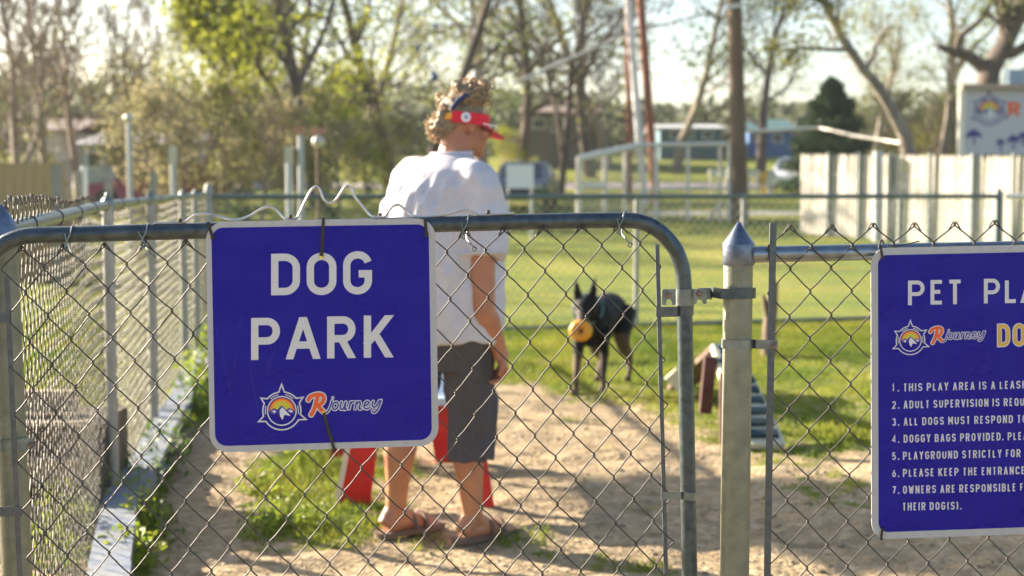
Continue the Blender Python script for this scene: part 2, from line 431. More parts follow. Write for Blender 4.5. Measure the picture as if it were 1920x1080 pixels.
# ------------------------------------------------------------------ stroke lettering
def arc(cx, cy, rx, ry, a0, a1, n=14):
    return [(cx + rx * math.cos(math.radians(a0 + (a1 - a0) * i / n)), cy + ry * math.sin(math.radians(a0 + (a1 - a0) * i / n))) for i in range(n + 1)]
GL = {
 'A': [[(0, 0), (.5, 1)], [(.5, 1), (1, 0)], [(.19, .3), (.81, .3)]],
 'B': [[(0, 0)] + arc(.6, .265, .4, .265, -90, 90) + [(0, .53), (0, 0)], [(0, .53)] + arc(.58, .765, .36, .235, -90, 90) + [(0, 1), (0, .53)]],
 'C': [arc(.5, .72, .5, .28, 10, 180) + arc(.5, .28, .5, .28, 180, 350)],
 'D': [[(0, 0)] + arc(.45, .32, .55, .32, -90, 0) + arc(.45, .68, .55, .32, 0, 90) + [(0, 1), (0, 0)]],
 'E': [[(1, 1), (0, 1), (0, 0), (1, 0)], [(0, .52), (.82, .52)]],
 'F': [[(1, 1), (0, 1), (0, 0)], [(0, .52), (.8, .52)]],
 'G': [arc(.5, .72, .5, .28, 15, 180) + arc(.5, .28, .5, .28, 180, 360) + [(1, .47), (.55, .47)]],
 'H': [[(0, 0), (0, 1)], [(1, 0), (1, 1)], [(0, .52), (1, .52)]],
 'I': [[(.5, 0), (.5, 1)]],
 'K': [[(0, 0), (0, 1)], [(0, .3), (1, 1)], [(.38, .55), (1, 0)]],
 'L': [[(0, 1), (0, 0), (1, 0)]],
 'M': [[(0, 0), (0, 1)], [(0, 1), (.5, .25)], [(.5, .25), (1, 1)], [(1, 1), (1, 0)]],
 'N': [[(0, 0), (0, 1)], [(0, 1), (1, 0)], [(1, 0), (1, 1)]],
 'O': [arc(.5, .70, .5, .30, 0, 180) + arc(.5, .30, .5, .30, 180, 360) + [(1, .7)]],
 'P': [[(0, 0), (0, .5)], [(0, 1)] + arc(.58, .72, .42, .28, 90, -90) + [(0, .44), (0, 1)]],
 'Q': [arc(.5, .70, .5, .30, 0, 180) + arc(.5, .30, .5, .30, 180, 360) + [(1, .7)], [(.6, .25), (1.05, -.05)]],
 'R': [[(0, 0), (0, .5)], [(0, 1)] + arc(.58, .73, .42, .27, 90, -90) + [(0, .46), (0, 1)], [(.5, .46), (1, 0)]],
 'S': [arc(.5, .74, .5, .26, 15, 180) + arc(.5, .74, .5, .24, 180, 250)[1:] + arc(.5, .26, .5, .24, 70, 0)[0:] + arc(.5, .26, .5, .26, 0, -165)[1:]],
 'T': [[(0, 1), (1, 1)], [(.5, 1), (.5, 0)]],
 'U': [[(0, 1), (0, .3)] + arc(.5, .3, .5, .3, 180, 360) + [(1, .3), (1, 1)]],
 'V': [[(0, 1), (.5, 0)], [(.5, 0), (1, 1)]],
 'W': [[(0, 1), (.25, 0)], [(.25, 0), (.5, .9)], [(.5, .9), (.75, 0)], [(.75, 0), (1, 1)]],
 'Y': [[(0, 1), (.5, .45)], [(1, 1), (.5, .45)], [(.5, .5), (.5, 0)]],
 '1': [[(.1, .78), (.5, 1), (.5, 0)]],
 '2': [arc(.5, .72, .46, .28, 165, -20) + [(0.0, 0), (1, 0)]],
 '3': [arc(.46, .745, .45, .255, 155, -80), arc(.46, .265, .5, .265, 85, -155)],
 '4': [[(.75, 0), (.75, 1), (0, .28), (1, .28)]],
 '5': [[(.9, 1), (.12, 1), (.08, .55)] + arc(.46, .32, .5, .32, 125, -150)],
 '6': [[(.72, 1), (.15, .55)] + [(0, .3)] + arc(.5, .3, .5, .3, 180, 540)],
 '7': [[(0, 1), (1, 1), (.35, 0)]],
 '.': [[(.5, -.02), (.5, .13)]],
 '(': [[(1.2, 1.08), (.55, .85), (.3, .5), (.55, .15), (1.2, -.10)]],
 ')': [[(-.2, 1.08), (.45, .85), (.7, .5), (.45, .15), (-.2, -.10)]],
}
WID = {'I': .32, '.': .30, '1': .5, 'M': 1.15, 'W': 1.25, '(': .5, ')': .5, 'E': .82, 'F': .8, 'L': .8, 'T': .86, 'J': .8}
class Print:
    """flat print on a plane: 2D ribbons given in picture units, mapped by f(x, y) to the plane, each a hair above the last"""
    def __init__(s, f, n): s.f = f; s.n = Vector(n); s.k = 0; s.mb = MB()
    def poly(s, pts):
        s.k += 1; o = s.n * (1.5e-5 * (s.k % 12))
        s.mb.add([s.f(x, y) + o for x, y in pts], [tuple(range(len(pts)))])
    def ribbon(s, pts, w, rnd=False, closed=False):
        p = [Vector(q) for q in pts]; q = [p[0]]
        for a in p[1:]:
            if (a - q[-1]).length > 1e-4: q.append(a)
        p = q
        if closed and (p[0] - p[-1]).length < 1e-3: p = p[:-1]
        n = len(p); Lf, Rt = [], []
        for i in range(n):
            a = p[(i - 1) % n] if (closed or i) else None; b = p[(i + 1) % n] if (closed or i < n - 1) else None
            d1 = (p[i] - a).normalized() if a is not None else None; d2 = (b - p[i]).normalized() if b is not None else None
            if d1 is None: d1 = d2
            if d2 is None: d2 = d1
            nn = Vector((-(d1 + d2).y, (d1 + d2).x))
            if nn.length < 1e-5: nn = Vector((-d1.y, d1.x))
            nn.normalize(); c = max(.35, nn.dot(Vector((-d1.y, d1.x))))
            Lf.append(p[i] + nn * w / 2 / c); Rt.append(p[i] - nn * w / 2 / c)
        s.k += 1; o = s.n * (1.5e-5 * (s.k % 12))
        V = [s.f(*x) + o for x in Lf] + [s.f(*x) + o for x in Rt]; m = n if closed else n - 1
        s.mb.add(V, [(i, (i + 1) % n, (i + 1) % n + n, i + n) for i in range(m)])
        if rnd and not closed:
            for c in (p[0], p[-1]): s.poly([(c.x + w / 2 * math.cos(t * math.pi / 8), c.y + w / 2 * math.sin(t * math.pi / 8)) for t in range(16)])
    def glyph(s, ch, x0, x1, ytop, ybot, w, slope=0.0, extra=0.0):
        h = w / 2; a, b = x0 + h, x1 - h
        for pl in GL[ch]:
            if len(pl) == 2 and pl[0][0] != pl[1][0] and pl[0][1] != pl[1][1]:      # slanting stroke cut level at both ends
                (gx0, gy0), (gx1, gy1) = pl
                def yy(g): return ybot if g <= 0 else (ytop if g >= 1 else ybot - h - g * (ybot - ytop - 2 * h))
                X0, X1, Y0, Y1 = a + gx0 * (b - a), a + gx1 * (b - a), yy(gy0), yy(gy1); hw = min(w / 2 * math.hypot(X1 - X0, Y1 - Y0) / abs(Y1 - Y0), w * .95)
                for_ = lambda X, Y: (X, Y + slope * (X - x0))
                s.poly([for_(X0 - hw, Y0), for_(X0 + hw, Y0), for_(X1 + hw, Y1), for_(X1 - hw, Y1)]); continue
            cl = pl[0] == pl[-1] or ch in 'OQ'; q = []
            for gx, gy in pl:
                X = a + gx * (b - a)
                Y = ybot - h - gy * (ybot - ytop - 2 * h)
                if len(pl) == 2 and gx == pl[0][0] == pl[1][0]:
                    if gy <= 0: Y = ybot
                    if gy >= 1: Y = ytop
                q.append((X, Y + slope * (X - x0)))
            s.ribbon(q, w + extra, closed=cl)
    def text(s, t, x0, x1, ytop, h, w, slope, gap=.42, space=.62):
        tot = 0; 
        for i, c in enumerate(t): tot += space if c == ' ' else WID.get(c, 1.0) + (gap if i < len(t) - 1 else 0)
        k = (x1 - x0) / tot; x = x0
        for i, c in enumerate(t):
            if c == ' ': x += space * k; continue
            wd = WID.get(c, 1.0) * k; yt = ytop + slope * (x - x0)
            s.glyph(c, x, x + wd, yt, yt + h, w, slope)
            x += wd + gap * k
    def obj(s, name, mat, parent):
        return part(name, s.mb, mat, parent, False)

def catmull2(pts, sub=5):
    return [(p.x, p.y) for p in smooth_path([Vector((x, y, 0)) for x, y in pts], sub)]
M['sign_white'] = mat('retroreflective_white', (.44, .455, .475), .42, 0, (.34, .355, .375), 900, 0)
M['sign_blue'] = mat('retroreflective_blue', (.008, .006, .29), .36, 0, (.005, .004, .22), 900, .0, spec=.2)
for nm in ('sign_white', 'sign_blue'):                          # honeycomb film
    t = M[nm].node_tree; nz = [x for x in t.nodes if x.type == 'TEX_NOISE'][0]
    vo = t.nodes.new('ShaderNodeTexVoronoi'); vo.inputs['Scale'].default_value = 330; vo.inputs['Randomness'].default_value = .25
    tc = [x for x in t.nodes if x.type == 'TEX_COORD'][0]; t.links.new(tc.outputs['Object'], vo.inputs['Vector'])
    mr = [x for x in t.nodes if x.type == 'MAP_RANGE'][0]; t.links.new(vo.outputs['Distance'], mr.inputs[0]); mr.inputs[1].default_value = .1; mr.inputs[2].default_value = .9
# faint uneven sheen put into the blue film's colour and roughness
t = M['sign_blue'].node_tree; b = t.nodes['Principled BSDF']; tc = [x for x in t.nodes if x.type == 'TEX_COORD'][0]
ns = t.nodes.new('ShaderNodeTexNoise'); ns.inputs['Scale'].default_value = 7; ns.inputs['Detail'].default_value = 5
mp = t.nodes.new('ShaderNodeMapping'); mp.inputs['Scale'].default_value = (1, 1, 2.5); t.links.new(tc.outputs['Object'], mp.inputs[0]); t.links.new(mp.outputs[0], ns.inputs['Vector'])
rr = t.nodes.new('ShaderNodeMapRange'); rr.inputs[1].default_value = .4; rr.inputs[2].default_value = .72; rr.inputs[3].default_value = .26; rr.inputs[4].default_value = .5; t.links.new(ns.outputs[0], rr.inputs[0]); t.links.new(rr.outputs[0], b.inputs['Roughness'])
mx = [x for x in t.nodes if x.type == 'MIX'][0]
m2 = t.nodes.new('ShaderNodeMix'); m2.data_type = 'RGBA'; m2.inputs[7].default_value = (.026, .020, .34, 1)
r3 = t.nodes.new('ShaderNodeMapRange'); r3.inputs[1].default_value = .48; r3.inputs[2].default_value = .8; r3.inputs[4].default_value = .5; t.links.new(ns.outputs[0], r3.inputs[0])
t.links.new(r3.outputs[0], m2.inputs[0]); t.links.new(mx.outputs[2], m2.inputs[6]); t.links.new(m2.outputs[2], b.inputs['Base Color'])
M['letter'] = mat('letter_film', (.62, .635, .66), .4, 0, (.50, .515, .54), 700)
M['p_orange'] = mat('print_orange', (.72, .10, .02), .4); M['p_amber'] = mat('print_amber', (.75, .30, .03), .4)
M['p_lime'] = mat('print_lime', (.52, .48, .04), .4); M['p_blue'] = mat('print_blue', (.006, .005, .30), .35)
M['p_mustard'] = mat('print_mustard', (.62, .36, .04), .4); M['p_snow'] = mat('print_snow', (.62, .64, .70), .4)

def rounded(f, x0, y0, x1, y1, r, n=10):
    pts = []
    for cx, cy, a in ((x1 - r, y0 + r, -90), (x1 - r, y1 - r, 0), (x0 + r, y1 - r, 90), (x0 + r, y0 + r, 180)):
        pts += [(cx + r * math.cos(math.radians(a + 90 * k / n)), cy + r * math.sin(math.radians(a + 90 * k / n))) for k in range(n + 1)]
    return [f(x, y) for x, y in pts]

def logo(f, n, parent, scale=1.0, blue='p_blue', outline='letter', word=True, ro=.0006):
    """f maps logo units (compass centre 0,0; inner ring radius 175) to the plane"""
    n = Vector(n)
    def F(o): return lambda x, y: f(x * scale, y * scale) + n * o
    a = Print(F(ro), n); W = 17
    spikes = [(-90, 322, 9.5), (-32, 305, 8), (18 + 2, 312, 8.5), (162 - 2 - 2, 312, 8.5), (212, 305, 8)]
    # outer outline with five spikes: top, upper right, lower right, lower left, upper left
    tips = [(-3, -318), (255, -160), (292, 106), (-278, 126), (-250, -155)]
    angs = [math.degrees(math.atan2(y, x)) % 360 for x, y in tips]
    order = sorted(range(5), key=lambda i: angs[i]); pts = []
    R = 228; cur = 0
    seq = []
    for i in order: seq.append((angs[i], tips[i]))
    prev = seq[-1][0] - 360
    for ang, tip in seq:
        a0 = prev + 8.5; a1 = ang - 8.5
        pts += [(R * math.cos(math.radians(a0 + (a1 - a0) * k / 10)), R * math.sin(math.radians(a0 + (a1 - a0) * k / 10))) for k in range(11)]
        pts.append(tip); prev = ang
    a.ribbon(pts, W, closed=True)
    a.ribbon(arc(0, 0, 172, 172, 0, 360, 40), 15, closed=True)
    for s0, s1 in ((-78, -46), (-18, 12), (168, 198), (226, 258)): a.ribbon(arc(0, 0, 199, 199, s0, s1, 10), 11)
    a.obj('compass_emblem', M[outline], parent)
    b = Print(F(ro + .0002), n); b.poly(arc(0, 0, 152, 152, 180, 360, 24)); b.obj('sun_emblem', M['p_orange'], parent)
    b = Print(F(ro + .0004), n); b.poly(arc(0, -2, 136, 136, 180, 360, 24)); b.obj('sun_emblem', M['p_amber'], parent)
    b = Print(F(ro + .0006), n); b.poly(arc(0, -4, 108, 112, 180, 360, 24)); b.obj('sun_emblem', M['p_lime'], parent)
    c = Print(F(ro + .0008), n)
    c.poly([(-160, 10), (-92, -35), (-70, -22), (-58, -12), (0, -66), (55, -12), (78, -25), (98, -36), (160, 12), (150, 40), (-150, 40)]); c.obj('mountain_emblem', M[blue], parent)
    c = Print(F(ro + .0010), n)
    c.poly([(2, -48), (-28, 0), (-22, 60), (8, 108), (32, 45), (105, 62), (60, 10)])
    c.poly([(-92, -14), (-128, 12), (-100, 10), (-98, 34), (-66, 6)]); c.poly([(98, -18), (74, 4), (98, 10), (112, 24), (138, 6)])
    c.obj('mountain_emblem', M['p_snow'], parent)
    if not word: return
    Rs = [catmull2([(318, -128), (345, -165), (400, -188), (455, -192), (495, -172), (502, -130), (478, -88), (435, -62), (412, -58)]), catmull2([(432, -180), (410, -90), (385, -10), (352, 50)]), catmull2([(428, -66), (462, -20), (502, 18)])]
    jo = [[(604, -112), (588, -60), (566, -8), (540, 24), (508, 36)], [(655, -98), (622, -84), (610, -45), (622, -14), (652, -14), (672, -45), (674, -80), (655, -98)],
          [(716, -98), (702, -45), (710, -14), (738, -20), (768, -96)], [(770, -98), (756, -14), (776, -16)], [(826, -98), (808, -14)], [(812, -58), (842, -94), (866, -96)],
          [(898, -98), (878, -14)], [(884, -52), (918, -94), (940, -92), (938, -60), (930, -14), (952, -14)],
          [(992, -52), (1030, -66), (1046, -88), (1030, -102), (1004, -92), (986, -52), (992, -22), (1020, -12), (1056, -28)],
          [(1096, -102), (1086, -58), (1102, -32), (1136, -48), (1170, -108)], [(1226, -120), (1186, -60), (1162, -10), (1134, 24), (1108, 28), (1104, 14)]]
    jo[-1] = [(1190, -112), (1172, -58), (1150, -8), (1122, 26), (1094, 28), (1090, 14)]
    d = Print(F(ro), n)
    for q in Rs: d.ribbon(q, 74, True)
    for q in jo: d.ribbon(catmull2(q), 42, True)
    d.poly([(612 + 20 * math.cos(t * math.pi / 8), -150 + 20 * math.sin(t * math.pi / 8)) for t in range(16)])
    d.obj('wordmark_outline', M[outline], parent)
    d = Print(F(ro + .0004), n)
    for q in Rs: d.ribbon(q, 46, True)
    d.obj('wordmark', M['p_orange'], parent)
    d = Print(F(ro + .0004), n)
    for q in jo: d.ribbon(catmull2(q), 17, True)
    d.poly([(612 + 8 * math.cos(t * math.pi / 8), -150 + 8 * math.sin(t * math.pi / 8)) for t in range(16)])
    d.obj('wordmark', M[blue], parent)

def ziptie(pl, a, b, o, parent, w=.0060, head=True):
    A = pl.hit(*a, o); B = pl.hit(*b, o - .001); mb = MB()
    top = A + pl.v * .002 - pl.n * .004
    pts = [A - pl.n * .02, top, A, B, B - pl.n * .012]
    for i in range(len(pts) - 1): mb.bar(pts[i], pts[i + 1], w, .0013, up=pl.n if i in (2,) else pl.v)
    if head: mb.box(tuple(B + pl.n * .001), (w * 1.25, .003, w * 1.2))
    z = part('zip_tie', mb, M['black'], parent, False); return z

# ---- square sign: frame of reference = four measured corners (photo units of its zoom) on a plane in front of the rail
SO = .024
c4 = [(388.5, 413.5), (812.5, 405.5), (822.5, 834.5), (391.5 + 6, 846.5)]
C = [GP.hit(x, y, SO) for x, y in ((385.5, 416), (816, 409), (822.5, 835.5), (393.5, 849))]
def f1(x, y):                                   # zoom-4 units, corners (14,38) .. (1062,1075)
    u = (x - 13) / (1062 - 13); v = (y - 30) / (1072 - 30)
    return (C[0] * (1 - u) + C[1] * u) * (1 - v) + (C[3] * (1 - u) + C[2] * u) * v
sg = thing('dog_park_sign', 'square blue sign reading DOG PARK zip tied to the gate', 'sign', tuple((C[2] + C[3]) / 2))
pl1 = rounded(f1, 13, 30, 1062, 1072, 85)
mb = MB(); mb.prism([p - GP.n * .002 for p in pl1], GP.n * .002); part('sign_panel', mb, M['sign_white'], sg, False)
b1 = rounded(lambda x, y: f1(x, y) + GP.n * .0003, 38, 57, 1031, 1043, 55)
mb = MB(); mb.add(b1, [tuple(range(len(b1)))]); part('blue_field', mb, M['sign_blue'], sg, False)
def fz(x, y): return f1(x, y + (x - 540) * .0175 - 6 + 6 * (x - 540) / 500 * 0) 
# measured letter boxes already include the slope, so map straight through the plane instead
def zp(o): return lambda x, y: GP.hit(380 + x / 2.4, 400 + y / 2.4, SO) + GP.n * o
pr = Print(zp(.0007), GP.n)
for ch, x0, x1, yt, yb in (('D', 308, 438, 182, 369), ('O', 468, 602, 178, 369), ('G', 632, 762, 171, 366), ('P', 218, 348, 471, 660), ('A', 374, 530, 468, 657), ('R', 560, 688, 464, 653), ('K', 725, 857, 460, 650)):
    pr.glyph(ch, x0, x1, yt, yb, 33, -.016)
pr.obj('lettering', M['letter'], sg)
logo(lambda x, y: GP.hit(460 + (438 + x) / 6.4, 700 + (450 + y - .012 * x) / 6.4, SO), GP.n, sg)
ziptie(GP, (390, 419), (399, 445), SO + .003, sg)
ziptie(GP, (606.5, 410), (603, 478), SO + .003, sg)
ziptie(GP, (797, 411), (800, 441), SO + .003, sg)
ziptie(GP, (607.5, 776), (627, 844), SO + .003, sg)
mb = MB(); mb.box(tuple(GP.hit(602.5, 482.5, SO + .003)), (.006, .003, .005)); part('tie_tip', mb, M['yellow_bit'], sg, False)
mb = MB(); mb.box(tuple(GP.hit(606.5, 772, SO + .003)), (.004, .003, .004)); part('tie_tip', mb, M['yellow_bit'], sg, False)
# light scratches on the film
sc = Print(zp(.0006), GP.n); rs = random.Random(4)
for x0, y0, x1, y1 in ((85, 600, 130, 820), (150, 640, 140, 760), (205, 640, 250, 880), (330, 600, 285, 730), (178, 470, 168, 525), (65, 500, 70, 560)):
    sc.ribbon(catmull2([(x0, y0), ((x0 + x1) / 2 + rs.uniform(-6, 6), (y0 + y1) / 2), (x1, y1)]), 1.2)
M['scratch'] = mat('pale_scratch', (.06, .055, .30), .5)
sc.obj('scratches', M['scratch'], sg)

# ------------------------------------------------------------------ post and fence to the right
fence = thing('chain_link_fence', 'galvanised chain link fence panel beside the gate, its pale post topped by a pointed cap', 'fence', (G(1385, 1600).x, 2.9, 0))
pc = P(1383.5, 540, 2.90); PB = Vector((pc.x + .0, 2.9, 0))
R_ = .0300
ztop = P(1383, 497, 2.9).z
mb = MB(); mb.lathe(PB, [(R_, -.3), (R_, ztop + .03)], 40); post = part('fence_post', mb, M['post'], fence)
zc0 = P(1383, 498, 2.87).z; zc1 = P(1383, 457, 2.87).z; zc2 = P(1385, 416.5, 2.9).z
mb = MB(); mb.lathe(PB + Vector((.0005, 0, 0)), [(R_ + .0025, zc0), (R_ + .0030, zc0 + .002), (R_ + .0030, zc1 - .003), (R_ + .002, zc1), (R_ * .62, zc1 + .55 * (zc2 - zc1) * .8), (.0045, zc2 - .002), (.002, zc2), (.0002, zc2 + .0003)], 40)
part('post_cap', mb, M['cap'], post)
# rail
A = FPn.hit(1405, 477.5); B = FPn.hit(1920, 466.5); B2 = A + (B - A) * 3.6
mb = MB(); mb.tube([A, B2], .0168, 20); part('top_rail', mb, M['galv_rail'], fence)
fo = .017
part('tension_bar', flatbar(FPn, (1449.5, 418), (1430, 1600), .0135, .0045, fo + .003), M['flat_bar'], fence, False)
uf, vf = FPn.uv(1478, 425); ug, vg = FPn.uv(1872, 417)
duf = .0862; tl = (vg - vf) / (ug - uf)
fm2 = chain_link(planemap(FPn, uf - duf / 2 * 2, vf - duf * tl, (1, tl), (-.012, -1)), 50, 29, duf, .0952, .00148, 7, 9, .0008, tuple(FPn.n), bow=.001)
# drop the first half column (left of the tension bar)
off = np.array(FPn.n) * fo; fm2.v = [tuple(np.array(p) + off) for p in fm2.v]
ulim = FPn.uv(1437, 700, fo)[0] - .006
keep = [i for i, p in enumerate(fm2.v) if (Vector(p) - FPn.a).dot(FPn.u) > ulim - .014 * ((Vector(p) - FPn.a).dot(FPn.v) * -1) * .5]
ks = set(keep); ren = {k: j for j, k in enumerate(keep)}
g = MB(); g.v = [fm2.v[k] for k in keep]; g.f = [tuple(ren[i] for i in q) for q in fm2.f if all(i in ks for i in q)]; g.n = len(g.v)
part('chain_link_mesh', g, M['wire'], fence, kind='stuff')
FB = Plane(PB, PB + FPn.u)
def postband(py, hgt, px_end, t=.0025, dy=0.0, over=0.0, side=1, start=None):
    zc = P(1383, py, 2.87).z; e = FPn.hit(px_end, py + dy, fo + .006); path = []; U, Nn = FPn.u, FPn.n
    for k in range(17):
        th = -math.pi * .62 + k * math.pi * (.62 + (.42 if side > 0 else .5)) / 16
        path.append(PB + U * (R_ + .0004) * math.sin(th) + Nn * (R_ + .0004) * math.cos(th))
    if side > 0: path.append(PB + U * (R_ + .004) + Nn * .022); path.append(Vector((e.x, e.y, 0)))
    mb = MB(); mb.strip([(p.x, p.y) for p in path], zc - hgt / 2, zc + hgt / 2, t); return mb, zc, e
mb, zc, e = postband(646.5, .0185, 1458); 
bd = part('tension_band', mb, M['galv_light'], fence)
mb = MB(); hexbolt(mb, FPn.hit(1452, 647.5, fo + .009), FPn.n, .0052, .0075, .0034); part('bolt', mb, M['bolt_rust'], bd)
# latch strap reaching from the post to the gate
zs = P(1383, 550.5, 2.87).z; path = []
e0 = GP.hit(1335, 552, .010); path = [(e0.x, e0.y), (PB.x - .036, PB.y - .0335)]
for k in range(13):
    th = -math.pi * .12 + k * math.pi * .62 / 12
    path.append((PB.x + (R_ + .0030) * math.sin(th), PB.y - (R_ + .0030) * math.cos(th)))
mb = MB(); mb.strip(path, zs - .0106, zs + .0106, .0035); strap = part('latch_strap', mb, M['galv'], fence)
mb = MB(); a0 = GP.hit(1322, 550.5, .006); mb.bar(a0 - GP.v * .0118, a0 + GP.v * .0118, .028, .006, up=GP.n)
part('strap_loop', mb, M['galv_light'], strap)
# left hinge post with cone cap
lp = P(5, 540, 2.84)
hp = thing('gate_post', 'pale hinge post with a blue-grey cone cap at the left end of the gate', 'post', (lp.x + .03, 2.84, 0))
x_top = P(3, 433, 2.84); x_bot = P(32, 1080, 2.84)
ax = (x_top - x_bot).normalized(); base = x_bot - ax * ((x_bot.z + .2) / ax.z)
Lp = (x_top - base).length
mb = MB(); mb.lathe(base, [(R_, 0), (R_, Lp)], 36, ax); part('post_tube', mb, M['post'], hp)
mb = MB(); mb.lathe(base + ax * (Lp - .035), [(R_ + .003, 0), (R_ + .003, .038), (R_ * .62, .066), (.004, .088), (.0003, .089)], 36, ax); part('post_cap', mb, M['cap'], hp)
for py, hh in ((838 - 8, .024), (958, 0)):
    if not hh: continue
    c = P(20, py, 2.84); q = base + ax * ((c.z - base.z) / ax.z)
    mb = MB(); mb.lathe(q - ax * hh / 2, [(R_ + .0004, 0), (R_ + .003, 0), (R_ + .003, hh), (R_ + .0004, hh)], 36, ax)
    mb.bar(q + Vector((.02, -.030, 0)), q + Vector((.055, -.018, .002)), hh, .003, up=(0, -1, 0))
    b_ = part('hinge_band', mb, M['galv_light'], hp)
    mb = MB(); hexbolt(mb, q + Vector((.048, -.022, 0)), (0, -1, 0), .005, .006, .003); part('bolt', mb, M['bolt_rust'], b_)

# ------------------------------------------------------------------ rules sign on the fence
SF = .034
ps = thing('play_area_sign', 'large blue sign of numbered play area rules zip tied to the right fence', 'sign', tuple(FPn.hit(1780, 1005, SF)))
tl_, bl_ = FPn.hit(1633, 465.5, SF), FPn.hit(1634.5, 1011.5, SF)
tr_, br_ = FPn.hit(1920, 459.5, SF), FPn.hit(1920, 1001.5, SF)
tr_ = tl_ + (tr_ - tl_) * 2.12; br_ = bl_ + (br_ - bl_) * 2.12
def f2(u, v): return (tl_ * (1 - u) + tr_ * u) * (1 - v) + (bl_ * (1 - u) + br_ * u) * v
wq = (tr_ - tl_).length; hq = (bl_ - tl_).length
def rr2(o, ins, r):
    return rounded(lambda x, y: f2(x / wq, y / hq) + FPn.n * o, ins, ins, wq - ins, hq - ins, r)
p0 = rr2(0, 0, .035)
mb = MB(); mb.prism([p - FPn.n * .002 for p in p0], FPn.n * .002); part('sign_panel', mb, M['sign_white'], ps, False)
p1 = rr2(.0003, .0145, .020); mb = MB(); mb.add(p1, [tuple(range(len(p1)))]); part('blue_field', mb, M['sign_blue'], ps, False)
def zq(s, ox, oy, o): return lambda x, y: FPn.hit(ox + x / s, oy + y / s, SF) + FPn.n * o
pr = Print(zq(1.8, 1600, 440, .0007), FPn.n)
for ch, x0, x1, yt in (('P', 184, 240, 155), ('E', 260, 305, 153), ('T', 317, 368, 152), ('P', 440, 494, 149), ('L', 511, 554, 148), ('A', 563, 625, 147)):
    pr.glyph(ch, x0, x1, yt, yt + 83, 13, -.015)
pr.obj('lettering', M['letter'], ps)
Q = zq(7.385, 1660, 580, .0006)
d = Print(Q, FPn.n)
for ch, x0, x1, yt in (('D', 1543, 1730, 196), ('O', 1756, 1945, 190)): d.glyph(ch, x0, x1, yt - 0, yt + 330, 70, -.02, 0)
d.obj('lettering', M['letter'], ps)
d = Print(zq(7.385, 1660, 580, .0010), FPn.n)
for ch, x0, x1, yt in (('D', 1559, 1715, 212), ('O', 1772, 1930, 206)): d.glyph(ch, x0, x1, yt, yt + 298, 40, -.02, 0)
d.obj('lettering', M['p_mustard'], ps)
k = .856 * 7.385 / 7.385
logo(lambda x, y: FPn.hit(1660 + (347 + x * .865) / 7.385, 580 + (430 + y * .865 - .022 * x) / 7.385, SF), FPn.n, ps)
lines = [('1.', 'THIS PLAY AREA IS A LEASH', 125, 985, 108, -.0245), ('2.', 'ADULT SUPERVISION IS REQU', 127, 968, 228, -.0245), ('3.', 'ALL DOGS MUST RESPOND TO', 127, 985, 347, -.0245),
         ('4.', 'DOGGY BAGS PROVIDED. PLEA', 127, 990, 466, -.024), ('5.', 'PLAYGROUND STRICTLY FOR', 122, 943, 585, -.0235), ('6.', 'PLEASE KEEP THE ENTRANCE', 122, 972, 705, -.023),
         ('7.', 'OWNERS ARE RESPONSIBLE F', 122, 962, 822, -.022), ('', 'THEIR DOG(S).', 119, 530, 940, -.02)]
for nme, tx, x0, x1, yt, sl_ in lines:
    pr = Print(zq(3.723, 1660, 690, .0007), FPn.n)
    pr.text(tx, x0, x1, yt, 55, 9.0, sl_)
    pr.obj('lettering', M['letter'], ps)
    if nme: pr = Print(zq(3.723, 1660, 690, .0007), FPn.n); pr.text(nme, 46, 96, yt + 3, 54, 9.0, sl_, gap=.5); pr.obj('numeral', M['letter'], ps)
ziptie(FPn, (1651, 462), (1655, 483), SF + .003, ps, .0045)
ziptie(FPn, (1655, 990), (1652, 1010), SF + .003, ps, .0045)
mb = MB(); mb.tube(smooth_path(gpts(FPn, [(1648, 466), (1650, 455), (1654, 450), (1657, 458)], SF), 4), .0018, 6); mb.tube(smooth_path(gpts(FPn, [(1664, 461), (1690, 460), (1724, 452)], SF - .004), 4), .0013, 6)
part('loose_wire', mb, M['wire'], ps)
